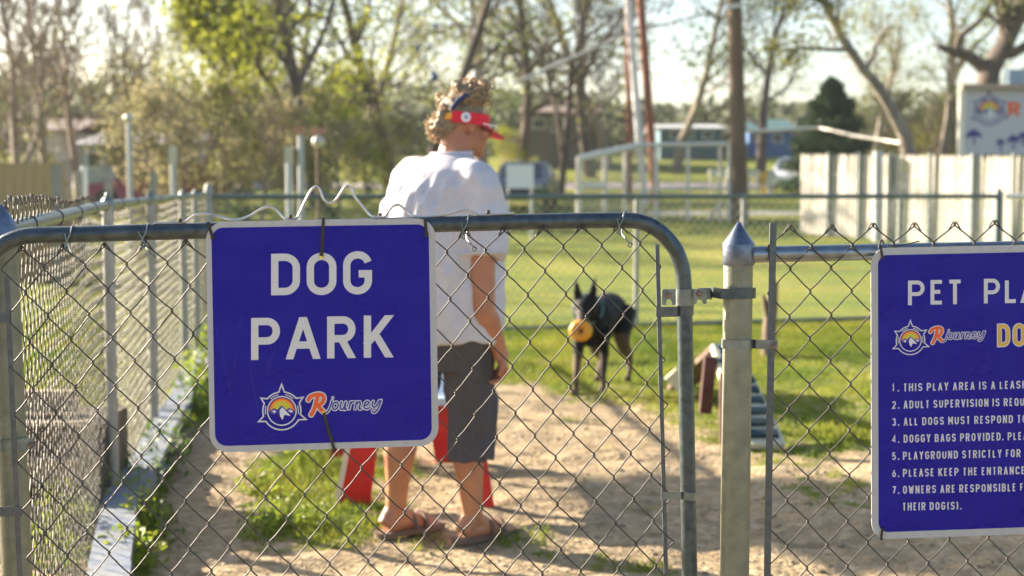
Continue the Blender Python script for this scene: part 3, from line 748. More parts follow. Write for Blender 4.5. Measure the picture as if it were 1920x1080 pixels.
# ------------------------------------------------------------------ ground
def vnoise(X, Y, s, seed):
    """smooth value noise, vectorised"""
    rng = np.random.default_rng(seed); T = rng.random((128, 128))
    x = X / s + 1000; y = Y / s + 1000; xi = np.floor(x).astype(int); yi = np.floor(y).astype(int); fx = x - xi; fy = y - yi
    fx = fx * fx * (3 - 2 * fx); fy = fy * fy * (3 - 2 * fy)
    g = lambda a, b: T[a % 128, b % 128]
    return (g(xi, yi) * (1 - fx) + g(xi + 1, yi) * fx) * (1 - fy) + (g(xi, yi + 1) * (1 - fx) + g(xi + 1, yi + 1) * fx) * fy
FENCE_L = [(-.985, 2.84), (-1.66, 5.85), (-1.93, 7.6), (-2.22, 9.6), (-2.62, 12.3)]
def fence_x(Y): return np.interp(Y, [p[1] for p in FENCE_L], [p[0] for p in FENCE_L])
def grass_amount(X, Y):
    Yb = np.interp(X, [-2.4, -1.2, -.6, 0, .3, .6, 1.0, 1.6, 2.6, 3.5, 9], [6.9, 7.6, 9.5, 9.8, 9.1, 8.4, 7.35, 7.1, 7.0, 6.7, 6.2])
    n = vnoise(X, Y, .45, 1) * .6 + vnoise(X, Y, .17, 2) * .3 + vnoise(X, Y, .06, 12) * .15
    g = np.clip((Y - Yb) / .8 + (n - .5) * 2.6 + .3, 0, 1)
    # tongue of patchy grass left of the person
    d = np.exp(-(((X + .95 + (Y - 6) * .12) / .42) ** 2)) * np.clip((Y - 4.9) / .6, 0, 1) * np.clip((8.6 - Y) / 1.2, 0, 1)
    g = np.maximum(g, np.clip(d * 1.15 + (n - .5) * 2.2 - .25, 0, 1))
    # bare trail along the fence
    fx = fence_x(Y); tr = np.exp(-(((X - fx - .42) / .2) ** 2)) * np.clip((11.5 - Y) / 3, 0, 1)
    g = g * (1 - tr * .9)
    # weeds against the kerb and all the ground beyond the left fence
    g = np.maximum(g, np.clip(.8 - np.abs(X - fx - .14) / .12, 0, .8) * (n > .42))
    g = np.maximum(g, np.clip((fx - X - .15) / .3, 0, 1) * np.clip((Y - 5.2) / 1.2 + (n - .5), 0, 1))
    # thin worn places in the lawn
    g = g * (1 - .35 * np.clip((vnoise(X, Y, 1.7, 7) - .62) / .12, 0, 1) * (Y > 7) * (Y < 11)); g = np.maximum(g, np.clip((Y - 9.5) / 2, 0, 1))
    return g
def height(X, Y):
    z = np.interp(Y, [24, 32, 67, 100, 140, 400], [0, .22, 1.15, 3.3, 4.5, 9.0])
    near = np.clip((16 - Y) / 8, 0, 1)
    z = z + near * ((vnoise(X, Y, .32, 3) - .5) * .030 + (vnoise(X, Y, .11, 4) - .5) * .020 + (vnoise(X, Y, .05, 5) - .5) * .011)
    z = z - .02 * grass_amount(X, Y) * 0
    return z
xs = np.concatenate([np.linspace(-260, -30, 16), np.linspace(-28, -6, 24), np.linspace(-5.5, 6.5, 300), np.linspace(7, 30, 26), np.linspace(34, 260, 16)])
ys = np.concatenate([np.linspace(-30, 1, 8), np.linspace(1.5, 4.4, 12), np.linspace(4.5, 12, 300), np.linspace(12.1, 24, 90), np.linspace(24.5, 70, 60), np.linspace(75, 400, 30)])
XX, YY = np.meshgrid(xs, ys); ZZ = height(XX, YY)
V = np.stack([XX, YY, ZZ], -1).reshape(-1, 3); nx, ny = len(xs), len(ys)
ii = np.arange(nx * ny).reshape(ny, nx); Fq = np.stack([ii[:-1, :-1], ii[:-1, 1:], ii[1:, 1:], ii[1:, :-1]], -1).reshape(-1, 4)
mb = MB(); mb.np(V, Fq); gme = mb.mesh('ground')
ga = gme.attributes.new('grass', 'FLOAT', 'POINT'); ga.data.foreach_set('value', grass_amount(XX, YY).reshape(-1).astype(np.float32))
def ground_mat():
    m = bpy.data.materials.new('dirt_and_grass'); m.use_nodes = True; t = m.node_tree; N = t.nodes; Lk = t.links; b = N['Principled BSDF']
    b.inputs['Roughness'].default_value = .95; b.inputs['Specular IOR Level'].default_value = .15
    tc = N.new('ShaderNodeTexCoord'); at = N.new('ShaderNodeAttribute'); at.attribute_name = 'grass'
    def noise(s, d=5, st=None):
        n = N.new('ShaderNodeTexNoise'); n.inputs['Scale'].default_value = s; n.inputs['Detail'].default_value = d; src = tc.outputs['Object']
        if st: mp = N.new('ShaderNodeMapping'); mp.inputs['Scale'].default_value = st; Lk.new(src, mp.inputs[0]); src = mp.outputs[0]
        Lk.new(src, n.inputs['Vector']); return n.outputs[0]
    def rng(x, a, b_, c=0, d=1):
        r = N.new('ShaderNodeMapRange'); r.inputs[1].default_value = a; r.inputs[2].default_value = b_; r.inputs[3].default_value = c; r.inputs[4].default_value = d; Lk.new(x, r.inputs[0]); return r.outputs[0]
    def mix(f, a, b_):
        x = N.new('ShaderNodeMix'); x.data_type = 'RGBA'; Lk.new(f, x.inputs[0])
        for i, v in ((6, a), (7, b_)):
            if isinstance(v, tuple): x.inputs[i].default_value = (*v, 1)
            else: Lk.new(v, x.inputs[i])
        return x.outputs[2]
    dirt = mix(rng(noise(1.6), .35, .65), (.355, .27, .155), (.24, .18, .105))
    dirt = mix(rng(noise(14), .45, .7), dirt, (.43, .335, .22))
    dirt = mix(rng(noise(45), .57, .70), dirt, (.15, .10, .06)); dirt = mix(rng(noise(6, 8), .58, .68), dirt, (.20, .145, .085))
    gr = mix(rng(noise(.9, 4), .35, .65), (.15, .185, .014), (.24, .215, .022))
    gr = mix(rng(noise(9), .4, .7), gr, (.085, .125, .014)); gr = mix(rng(noise(1.2, 5, (.35, 1, 1)), .48, .62), gr, (.085, .12, .016))  # the stretched noise paints soft shadow bands across the lawn
    gr = mix(rng(noise(.35, 3, (1, .35, 1)), .54, .8), gr, (.30, .26, .06))
    gf = N.new('ShaderNodeMath'); gf.operation = 'ADD'; Lk.new(at.outputs['Fac'], gf.inputs[0]); Lk.new(rng(noise(11, 6), .3, .7, -.4, .4), gf.inputs[1])
    f = rng(gf.outputs[0], .35, .65)
    Lk.new(mix(f, dirt, gr), b.inputs['Base Color'])
    bp = N.new('ShaderNodeBump'); bp.inputs['Strength'].default_value = .8; bp.inputs['Distance'].default_value = .02; Lk.new(noise(40, 8), bp.inputs['Height']); Lk.new(bp.outputs[0], b.inputs['Normal'])
    return m
M['ground'] = ground_mat()
go = link('ground', gme, M['ground']); go['kind'] = 'structure'

# grass blades
def grass_blades(n, xr, yr, hmin, hmax, wd, seed, name, cond=None, cols=None):
    rng = np.random.default_rng(seed)
    Y = yr[0] + (yr[1] - yr[0]) * rng.random(n) ** 1.25; X = xr[0] + (xr[1] - xr[0]) * rng.random(n)
    # keep only what the view could see
    ok = (np.abs(X) < Y * .42 + .5)
    g = grass_amount(X, Y); ok &= (rng.random(n) < g * 1.15) & (g > .25)
    if cond is not None: ok &= cond(X, Y)
    X, Y, g = X[ok], Y[ok], g[ok]; k = len(X); Z0 = height(X, Y) - .004
    cl = vnoise(X, Y, .35, 21)
    h = (hmin + (hmax - hmin) * rng.random(k)) * (.55 + .9 * cl) * (.5 + .5 * g); a = rng.random(k) * 6.283; ln = rng.normal(0, .45, k) * h; ln2 = rng.normal(0, .45, k) * h
    wdx, wdy = np.cos(a) * wd, np.sin(a) * wd
    B0 = np.stack([X - wdx, Y - wdy, Z0], -1); B1 = np.stack([X + wdx, Y + wdy, Z0], -1)
    Mi0 = np.stack([X - wdx * .7 + ln * .4, Y - wdy * .7 + ln2 * .4, Z0 + h * .6], -1); Mi1 = np.stack([X + wdx * .7 + ln * .4, Y + wdy * .7 + ln2 * .4, Z0 + h * .6], -1)
    T = np.stack([X + ln, Y + ln2, Z0 + h], -1)
    V = np.stack([B0, B1, Mi1, Mi0, T], 1).reshape(-1, 3); i = np.arange(k)[:, None] * 5
    me = bpy.data.meshes.new(name); q = (i + np.array([0, 1, 2, 3])).tolist(); tr = (i + np.array([3, 2, 4])).tolist()
    me.from_pydata(V.tolist(), [], q + tr); me.update()
    return me
M['grass'] = mat('grass_blades', (.085, .145, .012), .6, 0, (.25, .255, .03), 1.3, trans=.45, spec=.25)
gb = link('grass', grass_blades(300000, (-5.5, 6.5), (4.9, 14), .016, .048, .0035, 31, 'grass'), M['grass']); gb['kind'] = 'stuff'
# pebbles, clods and dead leaves on the bare dirt
rng = np.random.default_rng(8); mb = MB()
for _ in range(2600):
    y = 4.9 + 4.5 * rng.random() ** 1.3; x = (rng.random() * 2 - 1) * y * .4
    if grass_amount(np.array([x]), np.array([y]))[0] > .5: continue
    r = rng.uniform(.002, .006) if rng.random() < .8 else rng.uniform(.006, .013); z = float(height(np.array([x]), np.array([y]))[0])
    mb.ball((x, y, z + r * .2), (r * rng.uniform(.8, 1.5), r, r * .6), 6, 4)
pb = single('pebbles', '', '', mb, mat('pebble', (.40, .32, .22), .9, 0, (.13, .085, .055), 8), kind='stuff')

# kerb of pale blue painted timbers under the left fence
M['kerb'] = mat('pale_blue_paint', (.12, .155, .22), .75, 0, (.19, .20, .21), 9, .3, 60)
kerb = thing('kerb_timbers', 'pale blue painted timbers laid end to end under the left fence', 'kerb', (-1.6, 6.5, 0))
rk = random.Random(3); y = 3.6
while y < 12.2:
    y2 = y + rk.uniform(.95, 1.25)
    a = Vector((float(fence_x(y)) + .07 + rk.uniform(-.02, .02), y, .045)); b = Vector((float(fence_x(y2)) + .07 + rk.uniform(-.02, .02), y2 - .03, .05 + rk.uniform(-.01, .02)))
    mb = MB(); mb.bar(a, b, .135, .13); part('timber', mb, M['kerb'], kerb, False); y = y2

# ------------------------------------------------------------------ left fence
lf = thing('side_fence', 'long chain link fence receding along the left with sunlit pale posts', 'fence', (-1.66, 5.85, 0))
RH = 1.275
rp_ = [Vector((x, y, RH - .0 if i else P(30, 428, 2.84).z)) for i, (x, y) in enumerate(FENCE_L)]
rp_[0] = P(-5, 436, 2.84)
mb = MB(); mb.tube(rp_, .019, 14); part('top_rail', mb, M['galv_rail'], lf)
pm = mat('pale_fence_post', (.30, .31, .29), .5, .3, (.23, .24, .22), 25, .1, 200)
mb = MB(); mb.lathe((0, 0, 0), [(.024, -.2), (.024, 1.29)], 16); pme = mb.mesh('fence_post')
mb = MB(); mb.lathe((0, 0, 0), [(.026, 1.265), (.026, 1.29), (.016, 1.305), (.008, 1.31)], 14); mb.ball((0, 0, 1.314), .012, 10, 8); cme = mb.mesh('post_cap')
posts = FENCE_L[1:] + [(-2.38, 10.7), (-1.80, 6.75)]
for i, (x, y) in enumerate(posts):
    if i == 5: continue
    o = link('fence_post', pme, pm, lf, (x - lf.location.x, y - lf.location.y, 0)); c = link('post_cap', cme, M['galv_light'], o)
mb = MB(); c_ = Vector((-2.62, 12.3, 0)); mb.lathe(c_, [(.036, -.2), (.036, 1.31), (.02, 1.36), (.004, 1.37)], 18); part('corner_post', mb, pm, lf)
# fabric, hung on the far side of the posts
seglen = [math.hypot(FENCE_L[i + 1][0] - FENCE_L[i][0], FENCE_L[i + 1][1] - FENCE_L[i][1]) for i in range(4)]
cum = np.concatenate([[0], np.cumsum(seglen)]); fxs = np.array([p[0] for p in FENCE_L]); fys = np.array([p[1] for p in FENCE_L])
def leftmap(u, v, d):
    s = np.clip(u, 0, cum[-1]); x = np.interp(s, cum, fxs); y = np.interp(s, cum, fys)
    lean = .02 * np.sin(u * 1.3) * (v / 1.2)
    return np.stack([x - .026 + d * .9 - lean * .6, y + d * .3, np.interp(u, [0, 2.2, 3.1, 4], [1.325, 1.31, 1.275, 1.27]) + .008 * np.sin(u * 3) - v], -1)
n1 = int(3.1 / .041)
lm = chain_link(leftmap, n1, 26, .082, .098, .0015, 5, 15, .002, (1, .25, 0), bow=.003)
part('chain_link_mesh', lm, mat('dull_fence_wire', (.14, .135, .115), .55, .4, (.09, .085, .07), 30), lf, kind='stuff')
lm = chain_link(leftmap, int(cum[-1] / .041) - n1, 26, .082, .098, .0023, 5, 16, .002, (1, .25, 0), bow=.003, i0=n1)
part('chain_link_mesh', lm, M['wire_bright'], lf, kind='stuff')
mb = MB()
for s in np.arange(.5, cum[-1], .6):
    k = min(int(np.searchsorted(cum, s)) - 1, 3); f = (s - cum[k]) / (cum[k + 1] - cum[k]); c = rp_[k].lerp(rp_[k + 1], f)
    mb.tube([c + Vector((.0205 * math.cos(t), .004 * t, .0205 * math.sin(t))) for t in np.linspace(-1, 5.2, 14)], .0018, 5)
part('tie_wires', mb, M['wire'], lf, kind='stuff')

# ------------------------------------------------------------------ back fence with teal pipe at its foot
E0, E1 = Vector((-2.62, 12.3, 0)), Vector((4.95, 14.5, 0)); BL = (E1 - E0).length; BU = (E1 - E0).normalized()
M['teal'] = mat('teal_pipe', (.085, .125, .125), .55, .3, (.12, .15, .15), 6)
bf = thing('back_fence', 'low chain link fence crossing the lawn behind the dog with a teal top rail', 'fence', tuple(E0))
mb = MB(); mb.tube([E0 + Vector((0, 0, 1.25)), E1 + Vector((0, 0, 1.235))], .024, 12); part('top_rail', mb, M['teal'], bf)
mb = MB(); mb.tube([E0 + Vector((0, 0, .03)), E1 + Vector((0, 0, .03))], .02, 10); part('bottom_rail', mb, M['teal'], bf)
for s in (2.55, 3.95, 5.05, 6.75):
    p = E0 + BU * s; link('fence_post', pme, pm, bf, tuple(p - E0 - Vector((0, 0, .03))))
mb = MB(); mb.lathe(E1, [(.04, -.2), (.04, 1.27), (.02, 1.32)], 16); part('end_post', mb, M['teal'], bf)
def backmap(u, v, d): return np.stack([E0.x + BU.x * u, E0.y + BU.y * u + d + .03, 1.24 - v], -1)
bm_ = chain_link(backmap, int(BL / .045), 25, .09, .1, .0022, 3, 16, .001, (0, 1, 0), detail=False, top=False)
part('chain_link_mesh', bm_, mat('grey_mesh', (.35, .36, .34), .5, .4), bf, kind='stuff')
rf = thing('rail_fence', 'white rail of the next fence run starting past the end post on the right', 'fence', (5.1, 14.5, 0))
mb = MB(); mb.tube([(5.02, 14.48, 1.235), (9, 14.2, 1.24)], .028, 12); part('top_rail', mb, mat('white_pipe', (.72, .70, .66), .5), rf)
for x in (6.9, 9.0): link('fence_post', pme, pm, rf, (x - 5.1, 14.35 - 14.5, 0))

# low timber steps / pallet beyond the left fence
M['pale_wood'] = mat('weathered_plank', (.46, .40, .29), .85, 0, (.34, .28, .19), 6, .3, 40, stretch=(1, 8, 8))
pl = thing('plank_bed', 'low bed of pale weathered planks lying just beyond the left fence', 'planter', (-1.95, 5.9, 0))
for z, y0, x0, x1, hh in ((.06, 5.45, -2.5, -1.62, .10), (.22, 5.6, -2.6, -1.70, .10), (.36, 5.8, -2.7, -1.78, .05), (.44, 6.0, -2.9, -1.85, .09), (.06, 6.5, -3.1, -2.0, .10)):
    mb = MB(); mb.box(((x0 + x1) / 2, y0, z), (x1 - x0, .06, hh)); part('plank', mb, M['pale_wood'], pl, False)
for x in (-2.5, -1.66):
    mb = MB(); mb.box((x, 5.5, .22), (.05, .05, .44)); part('stake', mb, M['pale_wood'], pl, False)
mb = MB(); mb.box((-2.15, 5.98, .2), (.9, .5, .36)); part('soil', mb, mat('dark_soil', (.15, .115, .08), .95, 0, (.07, .055, .04), 9), pl, False)
# ------------------------------------------------------------------ weeds: leafy stems as countable plants
M['weed'] = mat('weed_leaf', (.17, .25, .025), .5, 0, (.28, .30, .04), 30, trans=.45, spec=.3)
M['dark_weed'] = mat('dark_weed_leaf', (.06, .12, .02), .5, 0, (.11, .17, .02), 30, trans=.4, spec=.3)
def leaf_quads(C, size, rng, droop=.0):
    C = np.asarray(C, float); k = len(C); a = rng.normal(size=(k, 3)); a /= np.linalg.norm(a, axis=1, keepdims=True); b = rng.normal(size=(k, 3)); b -= a * (a * b).sum(1, keepdims=True); b /= np.linalg.norm(b, axis=1, keepdims=True)
    s = (size * (.6 + .8 * rng.random(k)))[:, None]
    V = np.stack([C - a * s, C + b * s * .5, C + a * s, C - b * s * .5], 1).reshape(-1, 3)
    return V, (np.arange(k)[:, None] * 4 + np.arange(4))
def weed_mesh(seed, n=150, r=.12, h=.2, ls=.016):
    rng = np.random.default_rng(seed); th = rng.random(n) * 6.283; rr = r * np.sqrt(rng.random(n)); z = h * rng.random(n) * (1 - .6 * (rr / r) ** 2)
    C = np.stack([rr * np.cos(th), rr * np.sin(th), z + .01], -1); V, F_ = leaf_quads(C, ls, rng); mb = MB(); mb.np(V, F_)
    for k in range(9):
        a = rng.random() * 6.283; e = (r * .7 * math.cos(a), r * .7 * math.sin(a), h * rng.uniform(.6, 1)); mb.tube([(0, 0, 0), (e[0] * .4, e[1] * .4, e[2] * .6), e], .002, 3)
    return mb.mesh('weed', smooth=False)
wm = [weed_mesh(i, 170, .13, .17 + .05 * i) for i in range(3)]
WS = [(-1.36, 4.95, 1.3, 0), (-1.42, 5.35, 1.2, 0), (-1.55, 5.75, 1.0, 0), (-1.43, 5.6, .9, 1), (-1.62, 6.2, 1.2, 1), (-1.64, 6.6, 1.3, 1), (-1.70, 7.05, 1.0, 1), (-1.77, 7.6, .9, 0), (-1.86, 8.2, 1.4, 1), (-1.9, 8.6, 1.9, 0), (-1.98, 9.1, 2.2, 0), (-2.08, 9.9, 1.9, 0), (-2.16, 10.4, 1.8, 1), (-2.3, 11.0, 2.0, 1), (-2.35, 11.8, 2.2, 0),
      (-1.62, 4.9, 1.3, 0), (-1.70, 5.25, 1.5, 0), (-1.66, 5.6, 1.1, 0), (-1.9, 6.6, 1.2, 1), (-2.2, 7.3, 1.1, 0), (-.90, 5.55, .75, 0), (-.79, 5.62, .6, 0), (-.98, 5.40, .6, 0), (-.6, 5.28, .4, 0), (-1.12, 6.2, .8, 0), (-1.02, 6.8, .7, 0), (.12, 5.3, .35, 0), (1.5, 6.5, .35, 0)]
WL = ['bright leafy weed at the nearest visible end of the blue kerb', 'bright leafy weed on the path side of the first visible kerb timber', 'low bright weed leaning on the first kerb timber behind the gate mesh', 'dark low weed beside the near end of the kerb', 'dark weed at the foot of the nearest side fence post', 'dark weed just past the nearest side fence post', 'dark green weed halfway between the first two side fence posts', 'bright weed at the foot of the second side fence post',
      'dark weed just past the second side fence post', 'tall bright weed left of the lower sign corner along the kerb', 'largest bright weed on the far half of the kerb', 'bright weed at the third side fence post', 'dark weed just past the third side fence post', 'dark weed near the far end of the kerb', 'bright weed closest to the fence corner post',
      'leafy weed beyond the side fence at the bottom of the photo', 'big leafy weed beyond the side fence in front of the plank bed', 'small leafy weed against the side of the plank bed', 'dark weed behind the plank bed', 'far weed beyond the side fence past the plank bed',
      'bright grass tuft at the foot of the red platform leg', 'small tuft right of the one at the red platform leg', 'small tuft left in front of the red platform leg', 'tiny tuft on the dirt in front of the left foot', 'tuft in the patchy grass below the sign', 'tuft behind the red platform leg in the patchy grass', 'tiny lone tuft on the dirt beside the right foot', 'lone tuft on the dirt near the gate post']
for i, (x, y, s, dk) in enumerate(WS):
    o = link('weed', wm[i % 3], None, None, (x, y, -.005)); 
    if len(wm[i % 3].materials) == 0: wm[i % 3].materials.append(M['weed'])
    o.material_slots[0].link = 'OBJECT'; o.material_slots[0].material = M['dark_weed'] if dk else M['weed']
    o.scale = (s, s, s); o.rotation_euler = (0, 0, i * 1.7)
    o['category'] = 'weed'; o['group'] = 'weeds along the kerb' if i < 15 else ('weeds beyond the left fence' if i < 20 else 'weed tufts on the dirt')
    o['label'] = WL[i]
    if i < 20: o.scale = (s * .8, s * .8, s * .8)

# ------------------------------------------------------------------ fusing pieces into one skin
def fuse(name, mb, voxel, smooth=4, loc=(0, 0, 0), disp=None, decim=None):
    me = bpy.data.meshes.new(name + '_raw'); v = np.array(mb.v) - np.array(loc); me.from_pydata(v.tolist(), [], mb.f); me.update()
    bm = bmesh.new(); bm.from_mesh(me); bmesh.ops.recalc_face_normals(bm, faces=bm.faces); bm.to_mesh(me); bm.free()
    o = bpy.data.objects.new('tmp', me); COL.objects.link(o)
    m = o.modifiers.new('r', 'REMESH'); m.mode = 'VOXEL'; m.voxel_size = voxel
    if smooth: s = o.modifiers.new('s', 'SMOOTH'); s.iterations = smooth; s.factor = .5
    dg = bpy.context.evaluated_depsgraph_get(); dg.update()
    r = bpy.data.meshes.new_from_object(o.evaluated_get(dg)); r.name = name
    bpy.data.objects.remove(o); bpy.data.meshes.remove(me)
    if disp is not None:
        n = len(r.vertices); co = np.empty(n * 3, np.float32); r.vertices.foreach_get('co', co); co = co.reshape(-1, 3); no = np.empty(n * 3, np.float32); r.vertices.foreach_get('normal', no); no = no.reshape(-1, 3)
        co += no * disp(co)[:, None]; r.vertices.foreach_set('co', co.reshape(-1))
    r.shade_smooth(); r.update(); return r
def paint(me, fn, name='tint'):
    n = len(me.vertices); co = np.empty(n * 3, np.float32); me.vertices.foreach_get('co', co); co = co.reshape(-1, 3)
    c = np.ones((n, 4), np.float32); c[:, :3] = fn(co); a = me.color_attributes.new(name, 'FLOAT_COLOR', 'POINT'); a.data.foreach_set('color', c.reshape(-1))

# ------------------------------------------------------------------ the person
PX0, PS, PY = 830, 497.0, 5.37
per = thing('person', 'person seen from behind in a white T-shirt, dark shorts, sandals and a red sun visor', 'person', ((PX0 - 960) / PS, PY, 0))
O = Vector(per.location)
def Q_(px, py, dy=0.0):                       # picture point at the person's distance + dy
    return P(px, py, PY + dy)
Fd = Vector((.77, .64, 0)); Rd = Vector((.64, -.77, 0)); Up = Vector((0, 0, 1))
def L3(x, y, z): return O + Vector((x, y, z))
skin = MB()
def limb(mb, pts, r, n=14): mb.tube(smooth_path(pts, 4), [x for x in np.interp(np.linspace(0, len(r) - 1, (len(pts) - 1) * 4 + 1), range(len(r)), r)], n)
# joints
HIP = L3(.01, 0, .86)
hipR, hipL = HIP + Rd * .095, HIP - Rd * .095
ankR = Q_(886, 975, -.03); ankR.z = .095; kneeR = Q_(886, 800, -.02); kneeR.z = .47
ankL = Q_(741, 970, .06); ankL.z = .10; kneeL = Q_(768, 795, .05); kneeL.z = .47
for hip, kn, an, f in ((hipR, kneeR, ankR, 1), (hipL, kneeL, ankL, 1)):
    calf = kn.lerp(an, .32) - Fd * .022
    limb(skin, [hip, hip.lerp(kn, .5) + Fd * .01, kn, calf, kn.lerp(an, .7) - Fd * .008, an], [.098, .082, .060, .066, .046, .038])
    heel = an - Fd * .045 + Vector((0, 0, -.055)); ball = an + Fd * .135 + Vector((0, 0, -.068)); toe = an + Fd * .195 + Vector((0, 0, -.074))
    limb(skin, [an + Vector((0, 0, .01)), heel], [.037, .036]); limb(skin, [heel, an + Fd * .05 + Vector((0, 0, -.05)), ball, toe], [.034, .036, .032, .018])
    limb(skin, [an, an + Fd * .06 + Vector((0, 0, -.04)), ball], [.036, .032, .026])
    side = Fd.cross(Up)
    for j in range(5):
        o_ = side * (-.032 + .016 * j) * (1 if f else -1); limb(skin, [ball + o_, ball + o_ + Fd * (.075 - .008 * abs(j - 1)) + Vector((0, 0, -.012))], [.012, .0095], 8)
# trunk
limb(skin, [L3(.01, 0, .80), L3(.02, 0, .95), L3(.02, 0, 1.1), L3(0, 0, 1.25), L3(.0, 0, 1.38)], [.14, .15, .16, .155, .12], 18)
SR = L3(.02, 0, 1.385) + Rd * .185; SL = L3(.0, 0, 1.375) - Rd * .185
limb(skin, [SR - Up * .02, L3(.02, 0, 1.37), SL - Up * .02], [.060, .08, .060])
elR = Q_(905, 572, -.17); wrR = Q_(936, 655, -.09)
limb(skin, [SR, SR.lerp(elR, .5), elR, elR.lerp(wrR, .35), wrR], [.062, .056, .046, .045, .029])
elL = SL + Vector((-.02, .03, -.30)); wrL = elL + Fd * .12 + Vector((0, 0, -.22))
limb(skin, [SL, SL.lerp(elL, .5), elL, elL.lerp(wrL, .35), wrL], [.062, .056, .046, .045, .029])
# right hand: palm, four fingers curled back, thumb
def hand(wr, down, across, normal, mirror=1):
    palm = wr + down * .075
    limb(skin, [wr, wr + down * .035 - across * .004], [.028, .034], 10)
    for j in range(4):
        b = wr + down * .082 + across * (-.030 + .020 * j)
        limb(skin, [wr + down * .02 + across * (-.016 + .011 * j), b], [.019, .0135], 8)
        Lf = [.070, .080, .074, .058][j]
        m1 = b + (down * .72 + normal * .70).normalized() * Lf * .5; m2 = m1 + (down * .1 + normal * 1.0).normalized() * Lf * .42; m3 = m2 + (-down * .45 + normal * .8).normalized() * Lf * .25
        limb(skin, [b, m1, m2, m3], [.0105, .0098, .0088, .0075], 8)
    t0 = wr + down * .025 - across * .026 * mirror; t1 = t0 + (down * .75 - across * .6 * mirror + normal * .35).normalized() * .042; t2 = t1 + (down * .8 + normal * .6).normalized() * .030
    limb(skin, [wr + down * .01, t0, t1, t2], [.018, .015, .012, .009], 8)
dn = (Q_(946, 700, -.05) - wrR).normalized(); nrm = Vector((-.90, -.15, -.35)); nrm = (nrm - dn * nrm.dot(dn)).normalized(); hand(wrR, dn, dn.cross(nrm).normalized(), nrm)
dn2 = Vector((.1, .1, -1)).normalized(); nrm2 = Vector((.7, -.7, 0)); nrm2 = (nrm2 - dn2 * nrm2.dot(dn2)).normalized(); hand(wrL, dn2, dn2.cross(nrm2).normalized(), nrm2, -1)
# neck and head
HC = Q_(872, 234, .02); Hf = Vector((.84, .50, -.12)).normalized(); Hr = Hf.cross(Up).normalized(); Hu = Hr.cross(Hf).normalized()
Rm = Matrix((Hr, Hf, Hu)).transposed()
limb(skin, [L3(.03, .01, 1.38), HC - Hu * .12 - Hf * .035, HC - Hu * .04 - Hf * .02], [.075, .060, .058])
skin.ball(HC + Hu * .025 - Hf * .01, (.070, .088, .086), 20, 14, Rm); skin.ball(HC - Hu * .04 + Hf * .035, (.056, .062, .074), 16, 12, Rm)
skin.ball(HC - Hu * .098 + Hf * .072, (.026, .022, .018), 10, 8, Rm)
skin.tube([HC + Hf * .088 + Hu * .012, HC + Hf * .112 - Hu * .024, HC + Hf * .098 - Hu * .034], [.010, .014, .010], 10)
for s in (-1, 1):
    e = HC + Hr * s * .070 - Hf * .006 - Hu * .008
    skin.ball(e, (.010, .019, .032), 10, 8, Rm @ Matrix.Rotation(s * .35, 3, 'Z')); skin.ball(HC + Hf * .083 + Hr * s * .030 + Hu * .004, (.013, .010, .009), 8, 6, Rm)
    skin.ball(HC + Hf * .055 + Hr * s * .048 - Hu * .03, (.022, .024, .024), 10, 8, Rm)
skin.ball(HC + Hf * .090 - Hu * .062, (.022, .010, .007), 10, 6, Rm); skin.ball(HC + Hf * .088 - Hu * .072, (.018, .010, .007), 10, 6, Rm)
bm_me = fuse('body', skin, .0055, 3, tuple(O))
M['skin'] = mat('tanned_skin', (.42, .19, .105), .5, 0, (.36, .15, .085), 12, .1, 90, attr='tint')
M['skin'].node_tree.nodes['Principled BSDF'].inputs['Subsurface Weight'].default_value = .08
M['skin'].node_tree.nodes['Principled BSDF'].inputs['Subsurface Radius'].default_value = (.02, .008, .004)
def skin_tint(c):
    t = np.ones((len(c), 3)); low = np.clip((.45 - c[:, 2]) / .3, 0, 1)[:, None]
    return t * (1 - low * np.array([-.12, -.08, .05])) * (.96 + .08 * vnoise(c[:, 0], c[:, 2], .05, 3))[:, None]
paint(bm_me, skin_tint); link('body', bm_me, M['skin'], per)
# eyes and mouth line
for s in (-1, 1):
    mb = MB(); mb.ball(HC + Hf * .088 + Hr * s * .030 + Hu * .004, .009, 10, 8); part('eye', mb, mat('eye', (.6, .6, .58), .2), per)
# shorts
sh = MB()
def ell(mb, secs, n=28):
    V = []
    for c, f, r, ff, rr in secs:
        for k in range(n):
            q = 2 * math.pi * k / n; V.append(Vector(c) + ff * f * math.cos(q) + rr * r * math.sin(q))
    m = len(secs); mb.add(V, [(i * n + k, i * n + (k + 1) % n, (i + 1) * n + (k + 1) % n, (i + 1) * n + k) for i in range(m - 1) for k in range(n)] + [tuple(range(n - 1, -1, -1)), tuple(range((m - 1) * n, m * n))])
X_, Y_ = Vector((1, 0, 0)), Vector((0, 1, 0))
ell(sh, [(L3(.005, 0, .66), .15, .165, Fd, Rd), (L3(.005, 0, .76), .165, .185, Fd, Rd), (L3(.01, 0, .90), .16, .18, Fd, Rd)])
for hip, kn, an in ((hipR, kneeR, ankR), (hipL, kneeL, ankL)):
    hem = kn.lerp(an, .40) - Fd * .012; hem.z = .315 if hip is hipR else .385
    ell(sh, [(hem, .094, .086, Fd, Rd), (hem.lerp(kn, .6), .094, .088, Fd, Rd), (kn + Vector((0, 0, .06)), .097, .09, Fd, Rd), (hip.lerp(kn, .45), .104, .096, Fd, Rd), (hip + Vector((0, 0, -.08)), .13, .112, Fd, Rd), (hip + Vector((0, 0, .04)), .13, .11, Fd, Rd)])
def wr_(sx, amp, sd):
    return lambda c: (vnoise(c[:, 0] * 1.0 + c[:, 1], c[:, 2] * .35, sx, sd) - .5) * amp + (vnoise(c[:, 0] - c[:, 1], c[:, 2] * .6, sx * .45, sd + 1) - .5) * amp * .5
sm_ = fuse('shorts', sh, .0075, 5, tuple(O), wr_(.06, .022, 5))
